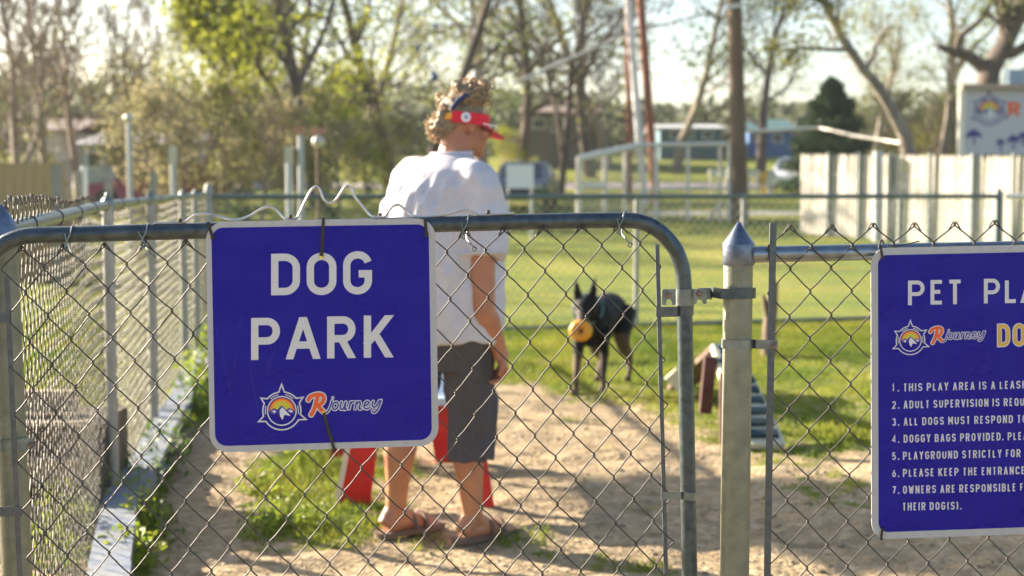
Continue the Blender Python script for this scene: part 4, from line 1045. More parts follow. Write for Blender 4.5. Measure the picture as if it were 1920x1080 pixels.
M['shorts'] = mat('charcoal_cloth', (.075, .068, .075), .9, 0, (.062, .056, .062), 90, .2, 400)
link('shorts', sm_, M['shorts'], per)
# T-shirt with sleeves
ts = MB()
ell(ts, [(L3(.03, 0, .775), .205, .215, Fd, Rd), (L3(.02, 0, .90), .215, .230, Fd, Rd), (L3(.0, 0, 1.05), .225, .240, Fd, Rd), (L3(-.012, 0, 1.18), .225, .245, Fd, Rd), (L3(-.015, 0, 1.28), .208, .245, Fd, Rd), (L3(-.012, 0, 1.35), .180, .235, Fd, Rd), (L3(-.0, 0, 1.41), .140, .19, Fd, Rd), (L3(.02, 0, 1.452), .095, .125, Fd, Rd), (L3(.04, .0, 1.475), .068, .076, Fd, Rd)])
slR = Q_(906, 484, -.19)
limb(ts, [SR + Vector((-.06, .05, -.01)), SR + Vector((-.0, 0, -.035)), SR.lerp(slR, .5) + Vector((.012, 0, 0)), slR], [.080, .090, .089, .086], 20)
slL = SL.lerp(elL, .85)
limb(ts, [SL + Vector((.04, -.03, 0)), SL, SL.lerp(slL, .5), slL], [.085, .088, .086, .084], 20)
tm = fuse('t_shirt', ts, .0075, 5, tuple(O), lambda c: wr_(.072, .033, 9)(c) * np.clip((1.43 - c[:, 2]) / .1, .15, 1))
M['shirt'] = mat('white_cotton', (.57, .555, .595), .85, 0, (.53, .515, .555), 30, .15, 300, trans=.08)
shirt = link('t_shirt', tm, M['shirt'], per)
mb = MB(); mb.box(tuple(Q_(928, 370, -.1) + Vector((0.008, 0, 0))), (.012, .012, .010)); part('sleeve_logo', mb, mat('small_red_print', (.6, .03, .04), .7), per)
nk = MB(); nc = L3(.034, .0, 1.474); nk.tube([nc + Fd * .072 * math.cos(q) + Rd * .078 * math.sin(q) + Up * .004 * math.cos(q) for q in np.linspace(0, 6.283, 28)], .0085, 8); part('collar', nk, M['shirt'], shirt)
nk = MB(); dsl = (slR - SR).normalized(); aa = dsl.cross(Y_).normalized(); ab = dsl.cross(aa); nk.tube([slR - dsl * .012 + aa * .0875 * math.cos(q) + ab * .0875 * math.sin(q) for q in np.linspace(0, 6.283, 28)], .0035, 6); part('sleeve_hem', nk, M['shirt'], shirt)
# hair: cropped sides, bun and loose curls
hr = MB(); hr.ball(HC + Hu * .040 - Hf * .022, (.077, .088, .082), 18, 12, Rm)
hr.ball(HC - Hf * .072 - Hu * .004, (.055, .038, .05), 12, 8, Rm)
bun = Q_(882, 178, 0); hr.ball(bun, (.062, .06, .050), 12, 8); hr.ball(Q_(852, 200, .01), (.055, .055, .05), 12, 8)
rg = random.Random(12)
for k in range(26):
    a = rg.uniform(0, 6.28); b_ = rg.uniform(-.3, 1.3); c = bun + Vector((math.cos(a) * .055, math.sin(a) * .05, math.sin(b_) * .045)); hr.ball(c, rg.uniform(.012, .022), 8, 6)
for k in range(22):
    t_ = k / 21; c = Q_(822 + 46 * t_ + rg.uniform(-4, 4), 232 - 62 * t_ + rg.uniform(-4, 4), rg.uniform(-.06, .06)); hr.ball(c, rg.uniform(.014, .024), 8, 6)
for k in range(16):
    c = Q_(rg.uniform(812, 835), rg.uniform(228, 256), rg.uniform(-.04, .06)); hr.ball(c, rg.uniform(.012, .022), 8, 6)
hm = fuse('hair', hr, .006, 1, tuple(O), lambda c: (vnoise(c[:, 0] + c[:, 1], c[:, 2], .012, 2) - .5) * .012)
M['hair'] = mat('ash_blonde_hair', (.31, .245, .165), .55, 0, (.20, .16, .115), 70, .2, 160, contrast=(.42, .58), trans=.25)
hair = link('hair', hm, M['hair'], per)
cv = MB()
for k in range(300):
    if k < 150: c = bun + Vector((rg.gauss(0, .030), rg.gauss(0, .030), rg.gauss(-.002, .022)))
    elif k < 220: c = Q_(rg.uniform(818, 862), 0, rg.uniform(-.05, .05)); c = Q_(840 + rg.gauss(0, 13), 212 + rg.gauss(0, 14), rg.uniform(-.05, .06))
    else: c = Q_(rg.uniform(806, 832), rg.uniform(222, 258), rg.uniform(-.04, .05))
    a = rg.uniform(0, 6.28); rr_ = rg.uniform(.010, .020); dz = rg.uniform(-.03, .03); pts = []
    tx = Vector((rg.gauss(0, 1), rg.gauss(0, 1), rg.gauss(0, 1))).normalized(); ty = tx.cross(Vector((.3, .5, .8))).normalized(); tz_ = tx.cross(ty)
    for j in range(9):
        q = a + j * .9; pts.append(c + tx * rr_ * math.cos(q) + ty * rr_ * math.sin(q) + tz_ * (j - 4) * .004)
    cv.tube(pts, .0027, 4)
part('curls', cv, mat('backlit_blonde_curls', (.50, .38, .23), .5, trans=.4), hair)  # blonde, lightened further to paint backlight on the curls
mb = MB(); mb.tube([Q_(846, 205, -.085), Q_(858, 190, -.085), Q_(872, 180, -.075), Q_(880, 180, -.06)], [.008, .011, .012, .006], 10); part('hair_tie', mb, mat('navy_scrunchie', (.02, .035, .10), .8), hair)
# visor
def headring(r1, r2, up0, up1, a0, a1, tilt=0.0, t=.004, n=36):
    mb = MB(); V = []
    for i in range(n + 1):
        a = math.radians(a0 + (a1 - a0) * i / n); d = Hr * math.sin(a) * r1 + Hf * math.cos(a) * r2; o = d.normalized() * t; lift = Hu * (tilt * math.cos(a))
        for q in (d + Hu * up0 + lift, d + o + Hu * up0 + lift, d + o + Hu * up1 + lift, d + Hu * up1 + lift): V.append(HC - Hf * .012 + Hu * .0 + q)
    return mb.add(V, [(i * 4 + k, i * 4 + (k + 1) % 4, i * 4 + 4 + (k + 1) % 4, i * 4 + 4 + k) for i in range(n) for k in range(4)] + [(3, 2, 1, 0), (n * 4, n * 4 + 1, n * 4 + 2, n * 4 + 3)])
M['red_cloth'] = mat('red_cloth', (.68, .012, .04), .7, 0, (.58, .01, .035), 60)
vis = thing('sun_visor', '', '', tuple(HC)); 
del vis['label']; del vis['category']
vis.parent = per; vis.location = HC - O
part('band', headring(.083, .102, -.002, .040, -138, 138, .004), M['red_cloth'], vis)
part('strap', headring(.083, .102, .008, .032, 138, 222, .004), mat('orange_strap', (.80, .26, .02), .6, 0, (.75, .45, .05), 60), vis)
V = []; n = 20
brim = MB()
for t in (0, .003):
    for i in range(n + 1):
        a = math.radians(-68 + 136 * i / n); d = HC - Hf * .012 + Hr * math.sin(a) * .086 + Hf * math.cos(a) * .104 + Hu * (.002 - t); ext = .085 * math.cos(math.radians((-68 + 136 * i / n) * 1.25))
        V += [d, d + (Hf * 1.0 + Hr * math.sin(a) * .2 - Hu * .42).normalized() * max(ext, .004)]
m = 2 * (n + 1)
Fb = [(2 * i, 2 * i + 1, 2 * i + 3, 2 * i + 2) for i in range(n)] + [(m + 2 * i + 2, m + 2 * i + 3, m + 2 * i + 1, m + 2 * i) for i in range(n)] + [(2 * i + 1, m + 2 * i + 1, m + 2 * i + 3, 2 * i + 3) for i in range(n)]
brim.add(V, Fb); part('brim', brim, mat('pink_red_brim', (.75, .08, .14), .6, trans=.3), vis)
bc = None
ang = math.radians(108); d = (Hr * math.sin(ang) * .101 + Hf * math.cos(ang) * .120)
# badge on the side that faces the camera
dirs = []
bpos = None; best = 1e9
for k in range(-120, 121, 2):
    a = math.radians(k); p = HC - Hf * .012 + Hr * math.sin(a) * .087 + Hf * math.cos(a) * .106 + Hu * .019
    if (p - HC).y < 0:
        # want picture x near 873
        v = p - Vector((0, 0, CAMH)); xx = v.x / (v.y * _cp - v.z * _sp) * FPX + 960
        if abs(xx - 873) < best: best = abs(xx - 873); bpos = p; bn = (Hr * math.sin(a) / .087 + Hf * math.cos(a) / .106).normalized()
mb = MB(); mb.lathe(bpos, [(.0185, 0), (.0185, .002), (.017, .003)], 20, bn); part('badge', mb, mat('badge_white', (.7, .7, .74), .5), vis)
mb = MB(); mb.lathe(bpos + bn * .003, [(.0085, 0), (.0085, .001)], 5, bn); part('badge', mb, mat('badge_blue', (.25, .27, .45), .5), vis)
# eyeglasses
gl = MB()
for s in (-1, 1):
    gl.bar(HC + Hr * s * .082 - Hf * .005 + Hu * .006, HC + Hr * s * .068 + Hf * .098 + Hu * .006, .003, .004)
    c = HC + Hf * .104 + Hr * s * .034 + Hu * .002; gl.tube([c + Hr * .024 * math.cos(q) + Hu * .018 * math.sin(q) for q in np.linspace(0, 6.283, 16)], .0018, 5)
part('eyeglasses', gl, mat('clear_frame', (.8, .8, .8), .15), per)
# sandals
for an in (ankR, ankL):
    base = Vector((an.x, an.y, 0)); s_ = Fd.cross(Up); out_ = []
    for x, wd in ((-.085, .020), (-.075, .034), (-.03, .040), (.05, .042), (.12, .050), (.18, .046), (.225, .022)): out_.append((x, wd))
    poly = [base + Fd * x + s_ * wd + Up * .004 for x, wd in out_] + [base + Fd * x - s_ * wd + Up * .004 for x, wd in out_[::-1]]
    mb = MB(); mb.prism(poly[::-1], Up * .020); so = part('sandal', mb, mat('brown_sole', (.16, .10, .07), .8), per)
    mb = MB()
    for x in (.07, .12):
        mb.tube([base + Fd * x + s_ * q * .050 + Up * (.026 + .048 * math.sqrt(max(0, 1 - q * q))) for q in np.linspace(-1, 1, 11)], (.010, ) * 1 if False else .008, 8, flat=1.6)
    part('strap', mb, mat('brown_strap', (.20, .12, .08), .7), so)

# ------------------------------------------------------------------ the dog with a ring toy
DS = 287.0; DY = 9.25
D0 = Vector(((1105 - 960) / FPX * DY, DY, 0))
dog = thing('dog', 'black and tan prick-eared dog standing on the lawn facing the camera', 'dog', tuple(D0))
df = Vector((-.34, -.94, 0)).normalized(); ds = Vector((df.y, -df.x, 0)) * -1      # ds = picture right
if ds.x < 0: ds = -ds
def D(px, py, dy=0.0):
    return P(px, py, DY + dy)
dg_ = MB()
def dl(pts, r, n=12): limb(dg_, pts, r, n)
ch = D0 + Vector((0, 0, .47)); ru = D0 - df * .52 + Vector((0, 0, .50))
W_ = D0 + ds * .02
dl([W_ + Vector((0, 0, .47)) + df * .10, W_ + Vector((0, 0, .475)) - df * .05, W_ + Vector((0, 0, .50)) - df * .25, W_ + Vector((0, 0, .53)) - df * .42, W_ + Vector((0, 0, .50)) - df * .56], [.085, .125, .118, .095, .085], 18)
dl([W_ + Vector((0, 0, .40)) + df * .04, W_ + Vector((0, 0, .40)) - df * .15, W_ + Vector((0, 0, .46)) - df * .36], [.10, .10, .07], 14)
dl([W_ + Vector((0, 0, .50)) + df * .0, W_ + Vector((0, 0, .57)) + df * .10, D(1097, 580, -.22)], [.10, .082, .07], 14)
hd = D(1096, 578, -.26)
mz = D(1089, 607, -.42)
dg_.ball(hd, (.076, .080, .070), 14, 10); dl([hd + df * .02 + Vector((0, 0, -.01)), hd.lerp(mz, .5), mz], [.056, .040, .030], 12)
dl([hd + df * .02 + Vector((0, 0, -.04)), mz + Vector((0, .0, -.035))], [.035, .020], 10)
for sx, tip in ((-1, D(1079, 519, -.24)), (1, D(1117, 516, -.24))):
    b = hd + ds * sx * .040 + Vector((0, 0, .035)); m_ = b.lerp(tip, .5); dg_.tube([b - Vector((0, 0, .02)), b, m_, tip], [(.040, .024), (.038, .018), (.026, .012), (.003, .003)], 10, ref=(0, 1, 0))
for px, py, dy in ((1080, 735, -.10), (1131, 738, -.04)):
    paw = D(px, py, dy); paw.z = .025; sx = -1 if px < 1100 else 1
    sh_ = W_ + df * .03 + ds * sx * .075 + Vector((0, 0, .42)); el_ = sh_ * .0 + Vector((paw.x, paw.y, .30)).lerp(Vector((sh_.x, sh_.y, .30)), .35) - df * .03; wr2 = Vector((paw.x, paw.y, .13))
    dl([sh_, el_, wr2, paw + Vector((0, 0, .03))], [.058, .037, .021, .020]); dl([paw, paw + df * .05 - Vector((0, 0, .003))], [.028, .024])
    for j in (-1, 0, 1): dg_.ball(paw + df * .062 + ds * j * .016 - Vector((0, 0, .008)), .014, 8, 6)
for sx, fwd in ((1, -.0), (-1, .05)):
    hp_ = W_ - df * .50 + ds * sx * .07 + Vector((0, 0, .50)); kn_ = hp_ + df * .12 + ds * sx * .03 + Vector((0, 0, -.20)); hk = hp_ - df * (.08 - fwd) + ds * sx * .03 + Vector((0, 0, -.34)); pw = hk + df * .03; pw.z = .025
    dl([hp_, kn_, hk, pw + Vector((0, 0, .03))], [.092, .052, .021, .019]); dl([hp_ + Vector((0, 0, -.02)), hp_.lerp(kn_, .6)], [.09, .07]); dl([pw, pw + df * .05], [.026, .022])
tl0 = W_ - df * .60 + Vector((0, 0, .52)); dl([tl0, tl0 - df * .08 + Vector((0, 0, -.12)), tl0 - df * .10 + Vector((0, 0, -.28)), tl0 - df * .16 + Vector((0, 0, -.36))], [.035, .034, .030, .015])
dm = fuse('body', dg_, .0085, 2, tuple(D0), lambda c: (vnoise(c[:, 0] + c[:, 1], c[:, 2], .02, 4) - .5) * .008)
def dogcol(c):
    p = c + np.array(D0); z = p[:, 2]; along = (c @ np.array(df)); blk = np.array([.004, .0045, .0055]); tan = np.array([.12, .08, .05]); gry = np.array([.010, .012, .016])
    out_ = np.tile(blk, (len(c), 1))
    back = np.clip((z - .50) / .1, 0, 1) * (along < .02) * np.clip((-.02 - along) / .06, 0, 1); out_ = out_ * (1 - back[:, None]) + gry * back[:, None]  # greyish sheen along the back painted into the coat colour
    leg = np.clip((.27 - z) / .05, 0, 1) * (along > -.2); leg = np.maximum(leg, np.clip((.24 - z) / .06, 0, 1) * .9)
    leg = np.maximum(leg, .75 * ((z < .36) & (along < -.28) & (along > -.46)).astype(float))
    side = (c @ np.array(ds)); stripe = ((side - .02 > .055) & (side - .02 < .2) & (along > -.2) & (z > .08)).astype(float) * .6
    leg = leg * (1 - stripe)
    out_ = out_ * (1 - leg[:, None]) + tan * leg[:, None]
    mzn = (np.linalg.norm(p - np.array(mz), axis=1) < .062); out_[mzn] = np.array([.07, .055, .045])
    hs = ((np.array(hd)[0] - p[:, 0]) > .035) & (np.linalg.norm(p - np.array(hd), axis=1) < .12) & (z < hd.z + .0); out_[hs] = np.array([.05, .042, .035])
    return out_
paint(dm, dogcol); M['fur'] = mat('short_fur', (1, 1, 1), .7, 0, (.75, .75, .75), 60, .4, 200, attr='tint', spec=.25); link('body', dm, M['fur'], dog)
for s in (-1, 1):
    mb = MB(); mb.ball(hd + df * .062 + ds * s * .030 + Vector((0, 0, .010)), .009, 8, 6); part('eye', mb, mat('dark_eye', (.01, .008, .006), .1), dog)
mb = MB(); mb.ball(mz + df * .026 + Vector((0, 0, .008)), (.014, .010, .010), 10, 8); part('nose', mb, M['black'], dog)
mb = MB(); cc = W_ + df * .095 + Vector((0, 0, .555)); ax_ = (D(1097, 580, -.22) - cc).normalized(); u_ = ax_.cross(Vector((1, 0, 0))).normalized(); w_ = ax_.cross(u_)
mb.tube([cc + u_ * .095 * math.cos(q) + w_ * .095 * math.sin(q) for q in np.linspace(0, 6.283, 24)], .010, 8); part('collar', mb, mat('teal_collar', (.03, .12, .12), .6), dog)
tc_ = D(1089, 620, -.47); ring = MB(); V = []; nn_, mm_ = 32, 12
R1, R2 = .046, .027; tn = (Vector((-.15, -1, .05))).normalized(); ta = tn.cross(Up).normalized(); tb = ta.cross(tn)
for i in range(nn_):
    a = 6.2832 * i / nn_; rad = ta * math.cos(a) + tb * math.sin(a) * .92
    for j in range(mm_):
        q = 6.2832 * j / mm_; bumpy = 1 + .06 * math.sin(a * 9); V.append(tc_ + rad * (R1 + R2 * bumpy * math.cos(q)) + tn * R2 * bumpy * math.sin(q))
ring.add(V, [(i * mm_ + j, ((i + 1) % nn_) * mm_ + j, ((i + 1) % nn_) * mm_ + (j + 1) % mm_, i * mm_ + (j + 1) % mm_) for i in range(nn_) for j in range(mm_)])
single('ring_toy', 'yellow-orange ring toy held in the mouth of the black dog', 'dog toy', ring, mat('orange_rubber', (.62, .25, .008), .5, 0, (.60, .30, .012), 20), tuple(tc_))

# ------------------------------------------------------------------ red agility platform behind the person
M['red_paint'] = mat('red_paint', (.60, .008, .008), .5, 0, (.40, .03, .02), 6, .2, 60, contrast=(.5, .75))
M['lit_edge'] = mat('pale_lit_edge', (.66, .58, .46), .7)
rd = thing('agility_platform', 'low red painted agility platform on splayed board legs standing behind the person', 'dog platform', (G(780, 965).x, 6.0, 0))
def leg_px(y, x0b, x1b, yb, x0t, x1t, yt, dy=.035, lab=None):
    a, b = P(x0b, yb, y), P(x1b, yb, y); c, d_ = P(x1t, yt, y), P(x0t, yt, y); mb = MB(); mb.prism([a, b, c, d_], Vector((0, dy, 0)))
    return part('leg', mb, M['red_paint'], rd, False)
l1 = leg_px(5.95, 633, 692, 957, 664, 712, 800); mb = MB(); mb.prism([P(622, 960, 5.943), P(633.5, 960, 5.943), P(664.5, 800, 5.943), P(655, 800, 5.943)], Vector((0, .05, 0))); part('lit_edge_strip', mb, M['lit_edge'], l1, False)  # pale strip paints sunlight along the left edge of this leg
leg_px(5.9, 905, 930, 974, 872, 905, 810)
l3 = leg_px(6.95, 817, 870, 868, 806, 862, 800); l4 = leg_px(7.0, 612, 640, 872, 640, 668, 790)
mb = MB(); mb.prism([P(660, 812, 5.99), P(905, 812, 5.99), P(890, 757, 5.99), P(668, 757, 5.99)], Vector((0, .03, 0))); part('apron', mb, M['red_paint'], rd, False)
mb = MB(); mb.prism([P(640, 803, 6.93), P(872, 803, 6.93), P(868, 765, 6.93), P(650, 765, 6.93)], Vector((0, .03, 0))); part('apron', mb, M['red_paint'], rd, False)
zt_ = P(770, 757, 6.0).z; a = P(655, 757, 6.0); b = P(900, 757, 6.0)
for j in range(5):
    y0 = 5.93 + j * .215; mb = MB(); mb.box(((a.x + b.x) / 2 + .0, y0 + .1, zt_ + .018), (b.x - a.x + .02, .2, .03)); part('plank', mb, mat('pale_blue_board', (.42, .52, .62), .7) if j == 0 else bpy.data.materials['pale_blue_board'], rd, False)

# ------------------------------------------------------------------ A-frame ramp on the lawn
af = thing('agility_ramp', 'A-frame dog ramp with dark cleats on its cream boards and dark red props', 'dog ramp', (G(1370, 800).x, 7.7, 0))
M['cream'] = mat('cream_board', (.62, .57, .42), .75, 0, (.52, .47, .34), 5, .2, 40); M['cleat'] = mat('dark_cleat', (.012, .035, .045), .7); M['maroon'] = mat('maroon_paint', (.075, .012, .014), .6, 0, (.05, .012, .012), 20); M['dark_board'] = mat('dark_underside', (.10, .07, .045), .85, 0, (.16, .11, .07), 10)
AL, AR, BL_, BR_ = P(1336, 644, 8.15), P(1384, 644, 8.25), P(1388, 846, 7.22), P(1474, 850, 7.22)
BL_.z = BR_.z = .03; nrm_ = (BL_ - AL).cross(AR - AL).normalized(); nrm_ = nrm_ if nrm_.z > 0 else -nrm_
mb = MB(); mb.prism([AL, AR, BR_, BL_], nrm_ * -.035); part('ramp_board', mb, M['cream'], af, False)
for t in np.linspace(.10, .93, 9):
    c0 = AL.lerp(BL_, t); c1 = AR.lerp(BR_, t); mb = MB(); mb.bar(c0.lerp(c1, .06) + nrm_ * .013, c0.lerp(c1, .88) + nrm_ * .013, .050, .030, up=nrm_); part('cleat', mb, M['cleat'], af, False)
CL, CR = P(1250, 716, 9.1), P(1296, 716, 9.2); CL.z = CR.z = .06
n2 = (CL - AL).cross(AR - AL).normalized(); n2 = n2 if n2.z > 0 else -n2
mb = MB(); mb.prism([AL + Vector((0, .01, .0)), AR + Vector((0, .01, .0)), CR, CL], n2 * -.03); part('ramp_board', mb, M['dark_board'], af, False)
mb = MB(); mb.bar(P(1258, 722, 8.8), P(1292, 690, 8.8), .11, .04, up=(0, -1, 0)); part('foot_board', mb, M['cream'], af, False)
for (xb, yb, xt, yt, Y, wd) in ((1322, 775, 1332, 668, 7.98, .068), (1358, 832, 1358, 700, 7.35, .045), (1375, 770, 1372, 660, 8.3, .07)):
    mb = MB(); mb.bar(P(xb, yb, Y), P(xt, yt, Y), wd, .05, up=(0, -1, 0)); part('prop', mb, M['maroon'], af, False)
# stump post behind it
st = thing('forked_stump', 'dark forked wooden stump rising from the lawn behind the ramp', 'stump', tuple(G(1440, 668)))
M['bark'] = mat('bark', (.12, .085, .06), .95, 0, (.20, .15, .11), 8, .6, 30, stretch=(1, 1, .3)); ys_ = G(1440, 668).y
mb = MB(); mb.tube([P(1441, 672, ys_), P(1443, 610, ys_), P(1447, 575, ys_), P(1452, 528, ys_)], [.062, .052, .048, .03], 10); mb.tube([P(1444, 600, ys_), P(1437, 575, ys_ - .02), P(1431, 553, ys_ - .03)], [.04, .03, .012], 8); part('trunk', mb, M['bark'], st)
# ------------------------------------------------------------------ trees
def tree_mesh(seed, H=9.0, r0=.16, trunk=None, levels=4, kids=(9, 6, 5, 4), ratio=.55, up=.25, spread=1.0, start=.25, leaves=0, lsize=.07, lspread=.22, twig_r=.006, droop=0.0, lean=(0, 0), lzone=None):
    """returns (wood MB, leaves MB or None). Branches wander, taper and fork; leaves gather round the twigs in clumps"""
    rng = np.random.default_rng(seed); wood = MB()
    def path(p, d, L_, n, wig, upb):
        pts = [np.array(p, float)]; d = np.array(d, float)
        for k in range(n):
            d = d + rng.normal(0, wig, 3) + np.array([0, 0, upb]) / n; d /= np.linalg.norm(d); pts.append(pts[-1] + d * L_ / n)
        return np.array(pts)
    if trunk is None:
        d0 = np.array([lean[0], lean[1], 1.0]); d0 /= np.linalg.norm(d0); T = path((0, 0, -.3), d0, H * .72, 5, .09, .1)
    else: T = np.array(trunk, float)
    m = len(T); par = [(T, np.interp(np.linspace(0, 1, m), [0, .12, 1], [r0 * 1.25, r0, r0 * .42]), H * .72)]
    V, F = tubes_np(T[None], par[0][1][None], 9, (0, 1, .01)); wood.np(V, F); tips = []
    for lv in range(levels):
        nxt = []; n = 5; Ps = []; Rs = []
        for pts, rad, Lp in par:
            k = kids[lv]
            for j in range(k):
                t = (start if lv == 0 else .2) + (1 - (start if lv == 0 else .2)) * ((j + rng.random()) / k) ** (.9)
                f = t * (len(pts) - 1); i = min(int(f), len(pts) - 2); fr = f - i; p = pts[i] * (1 - fr) + pts[i + 1] * fr; rr = rad[i] * (1 - fr) + rad[i + 1] * fr
                ax = pts[i + 1] - pts[i]; ax /= np.linalg.norm(ax) + 1e-9; a = rng.normal(size=3); a -= ax * a.dot(ax); a /= np.linalg.norm(a)
                ang = math.radians(rng.uniform(28, 68)) * spread; d = ax * math.cos(ang) + a * math.sin(ang)
                L_ = Lp * ratio * rng.uniform(.6, 1.15) * (1.15 - .5 * t)
                q = path(p, d, L_, n - 1, .16, up - droop * lv); rb = max(rr * .62 * (.7 + .3 * rng.random()), twig_r)
                ra = np.linspace(rb, max(rb * .35, twig_r * .6), n); Ps.append(q); Rs.append(ra); nxt.append((q, ra, L_))
        V, F = tubes_np(np.array(Ps), np.array(Rs), 6 if lv == 0 else (4 if lv == 1 else 3), (0.3, 1, .2)); wood.np(V, F); par = nxt
    tips = np.array([q[0][-1 - (i % 3)] for i, q in enumerate(par)])
    lf_ = None
    if leaves:
        if lzone is not None: tips = tips[lzone(tips)]
        if len(tips):
            dens = vnoise(tips[:, 0] + seed, tips[:, 2] + tips[:, 1], 1.1, seed % 50 + 3); p = np.clip(dens - .25, .02, 1) ** 1.6; p /= p.sum()
            c = tips[rng.choice(len(tips), leaves, p=p)] + rng.normal(0, lspread, (leaves, 3)) * [1, 1, .8]
            V, F = leaf_quads(c, lsize, rng); lf_ = MB(); lf_.np(V, F)
    return wood, lf_
M['bark_grey'] = mat('grey_brown_bark', (.17, .145, .12), .95, 0, (.26, .22, .18), 5, .6, 20, stretch=(1, 1, .3))
M['bark_pale'] = mat('pale_twig_bark', (.30, .245, .20), .95, 0, (.21, .16, .125), 4)
M['bark_dark'] = mat('dark_bark', (.075, .058, .048), .95, 0, (.13, .10, .08), 5, .7, 16, stretch=(1, 1, .3))
def leafmat(n, a, b): return mat(n, a, .6, 0, b, .9, trans=.5, spec=.2)
M['lf_lime'] = leafmat('spring_lime_leaves', (.28, .30, .03), (.19, .22, .03)); M['lf_olive'] = leafmat('olive_leaves', (.22, .22, .06), (.15, .16, .045))
M['lf_green'] = leafmat('mid_green_leaves', (.14, .18, .04), (.09, .13, .035)); M['lf_dark'] = leafmat('dark_evergreen_leaves', (.045, .085, .045), (.07, .11, .05)); M['lf_tan'] = leafmat('dry_tan_leaves', (.29, .25, .14), (.22, .21, .10))
def tree(name, label, cat, wood, lv, wm_, lm_, loc, rz=0, sc=1.0, group=None):
    t = thing(name, label, cat, loc, group)
    link('trunk', wood.mesh('trunk'), wm_, t)
    if lv is not None: link('crown', lv.mesh('crown', smooth=False), lm_, t)
    t.rotation_euler = (0, 0, rz); t.scale = (sc,) * 3
    return t
def at(px, Y): return ((px - 960) / FPX * Y, Y, tz(Y))
kinds = {}
def K(key, **k):
    if key not in kinds: kinds[key] = tree_mesh(**k)
    return kinds[key]
protos = {}
def put(key, px, Y, rz, sc, label, group=None, gen=None, wm_=None, lm_=None, name='tree', cat='tree', zs=1.0):
    Y *= 1.4; sc *= 1.4; loc = at(px, Y)
    if key not in protos:
        w_, l_ = tree_mesh(**gen); protos[key] = tree(name, label, cat, w_, l_, wm_, lm_, loc, rz, sc, group); o = protos[key]
    else:
        o = dup(protos[key], loc, rz, label); o.name = name
        if group: o['group'] = group
        elif 'group' in o: del o['group']
        o.scale = (sc,) * 3
        for ch in o.children:
            for sl_ in ch.material_slots:
                m_ = wm_ if ch.name.startswith('trunk') else lm_
                if m_ is not None: sl_.link = 'OBJECT'; sl_.material = m_
    o.scale = (sc, sc, sc * zs); return o
g_bare = dict(seed=11, H=8, r0=.10, kids=(11, 7, 6, 4), up=.5, start=.1, spread=.8, leaves=0, twig_r=.011)
g_bare2 = dict(seed=12, H=7, r0=.07, kids=(11, 6, 5, 3), up=.6, start=.05, spread=.65, leaves=500, lsize=.05, twig_r=.010)
g_lime = dict(seed=21, H=9, r0=.14, kids=(10, 6, 5, 3), up=.15, start=.2, leaves=6500, lsize=.075, lspread=.30, twig_r=.008)
g_olive = dict(seed=22, H=9, r0=.15, kids=(9, 6, 5, 3), up=.3, start=.25, leaves=2700, lsize=.07, lspread=.30, twig_r=.009)
g_sparse = dict(seed=23, H=11, r0=.20, kids=(8, 6, 5, 3), up=.3, start=.3, leaves=1900, lsize=.08, lspread=.35, twig_r=.010)
g_bush = dict(seed=31, H=3.4, r0=.05, kids=(12, 6, 5, 3), up=.5, start=.02, leaves=2200, lsize=.055, lspread=.2, twig_r=.007, spread=.8)
put('bare', 35, 30, .3, 1.0, 'bare twiggy tree furthest left behind the tan board fence', None, g_bare, M['bark_pale'], None)
put('bare2', 150, 33, 1.0, 1.05, 'bare brown tree with pale twigs behind the left lamp post', None, g_bare2, M['bark_pale'], M['lf_olive'])
put('bare', 95, 38, 2.4, 1.05, 'bare grey tree standing between the two leftmost bare trees', None, g_bare, M['bark_grey'], None)
put('bare2', 225, 36, 4.0, .95, 'low bare tree leaning over the blue grey building', None, g_bare2, M['bark_grey'], M['lf_olive'])
put('bare2', -40, 26, 2.0, 1.0, 'bare tree cut by the left edge of the photo', None, g_bare2, M['bark_pale'], M['lf_olive'])
put('lime', 385, 34, .0, 1.05, 'tall bright yellow-green tree left of the white T-shirt person', None, g_lime, M['bark_grey'], M['lf_lime'])
put('lime', 470, 42, 2.1, 1.1, 'pale green spring tree directly behind the bright yellow-green one', None, g_lime, M['bark_grey'], M['lf_olive'])
put('olive', 597, 32, .5, 1.1, 'dark trunked tree with sparse leaves above the silver rod', None, g_olive, M['bark_dark'], M['lf_lime'])
put('olive', 530, 46, 3.1, 1.15, 'thin leafed tree between the bright green tree and the dark trunk', None, g_olive, M['bark_grey'], M['lf_olive'])
put('sparse', 735, 40, 1.2, .95, 'slender leaning tree beside the large gap of white sky', None, dict(g_sparse, lean=(-.25, 0)), M['bark_dark'], M['lf_green'])
put('sparse', 800, 46, 3.9, 1.05, 'tree with blue scraps hanging in it left of the head', None, g_sparse, M['bark_dark'], M['lf_green'])
put('sparse', 905, 52, 5.0, 1.15, 'tall tree directly behind the head of the person', None, g_sparse, M['bark_grey'], M['lf_olive'])
put('olive', 970, 50, 1.9, 1.35, 'grey tree with broad crown just right of the head', None, g_olive, M['bark_dark'], M['lf_olive'])
put('bare', 1048, 42, 4.4, 1.15, 'dark bare tree with spreading limbs right of the head', None, g_bare, M['bark_dark'], None)
put('olive', 1110, 54, 5.2, 1.4, 'leafy tree behind the left end of the white pipe enclosure', None, g_olive, M['bark_dark'], M['lf_green'])
put('sparse', 1140, 60, .4, 1.2, 'tall thin tree behind the leaning rusty poles', None, g_sparse, M['bark_grey'], M['lf_lime'])
put('sparse', 1265, 58, 2.6, .95, 'pale hazy tree between the rusty poles and the utility pole', None, g_sparse, M['bark_grey'], M['lf_green'])
put('sparse', 1425, 50, 4.6, .9, 'thin tree right against the brown utility pole', None, g_sparse, M['bark_dark'], M['lf_green'])
put('sparse', 1760, 44, 1.7, .85, 'light green tree between the leaning trunk and the billboard', None, g_sparse, M['bark_grey'], M['lf_lime'])
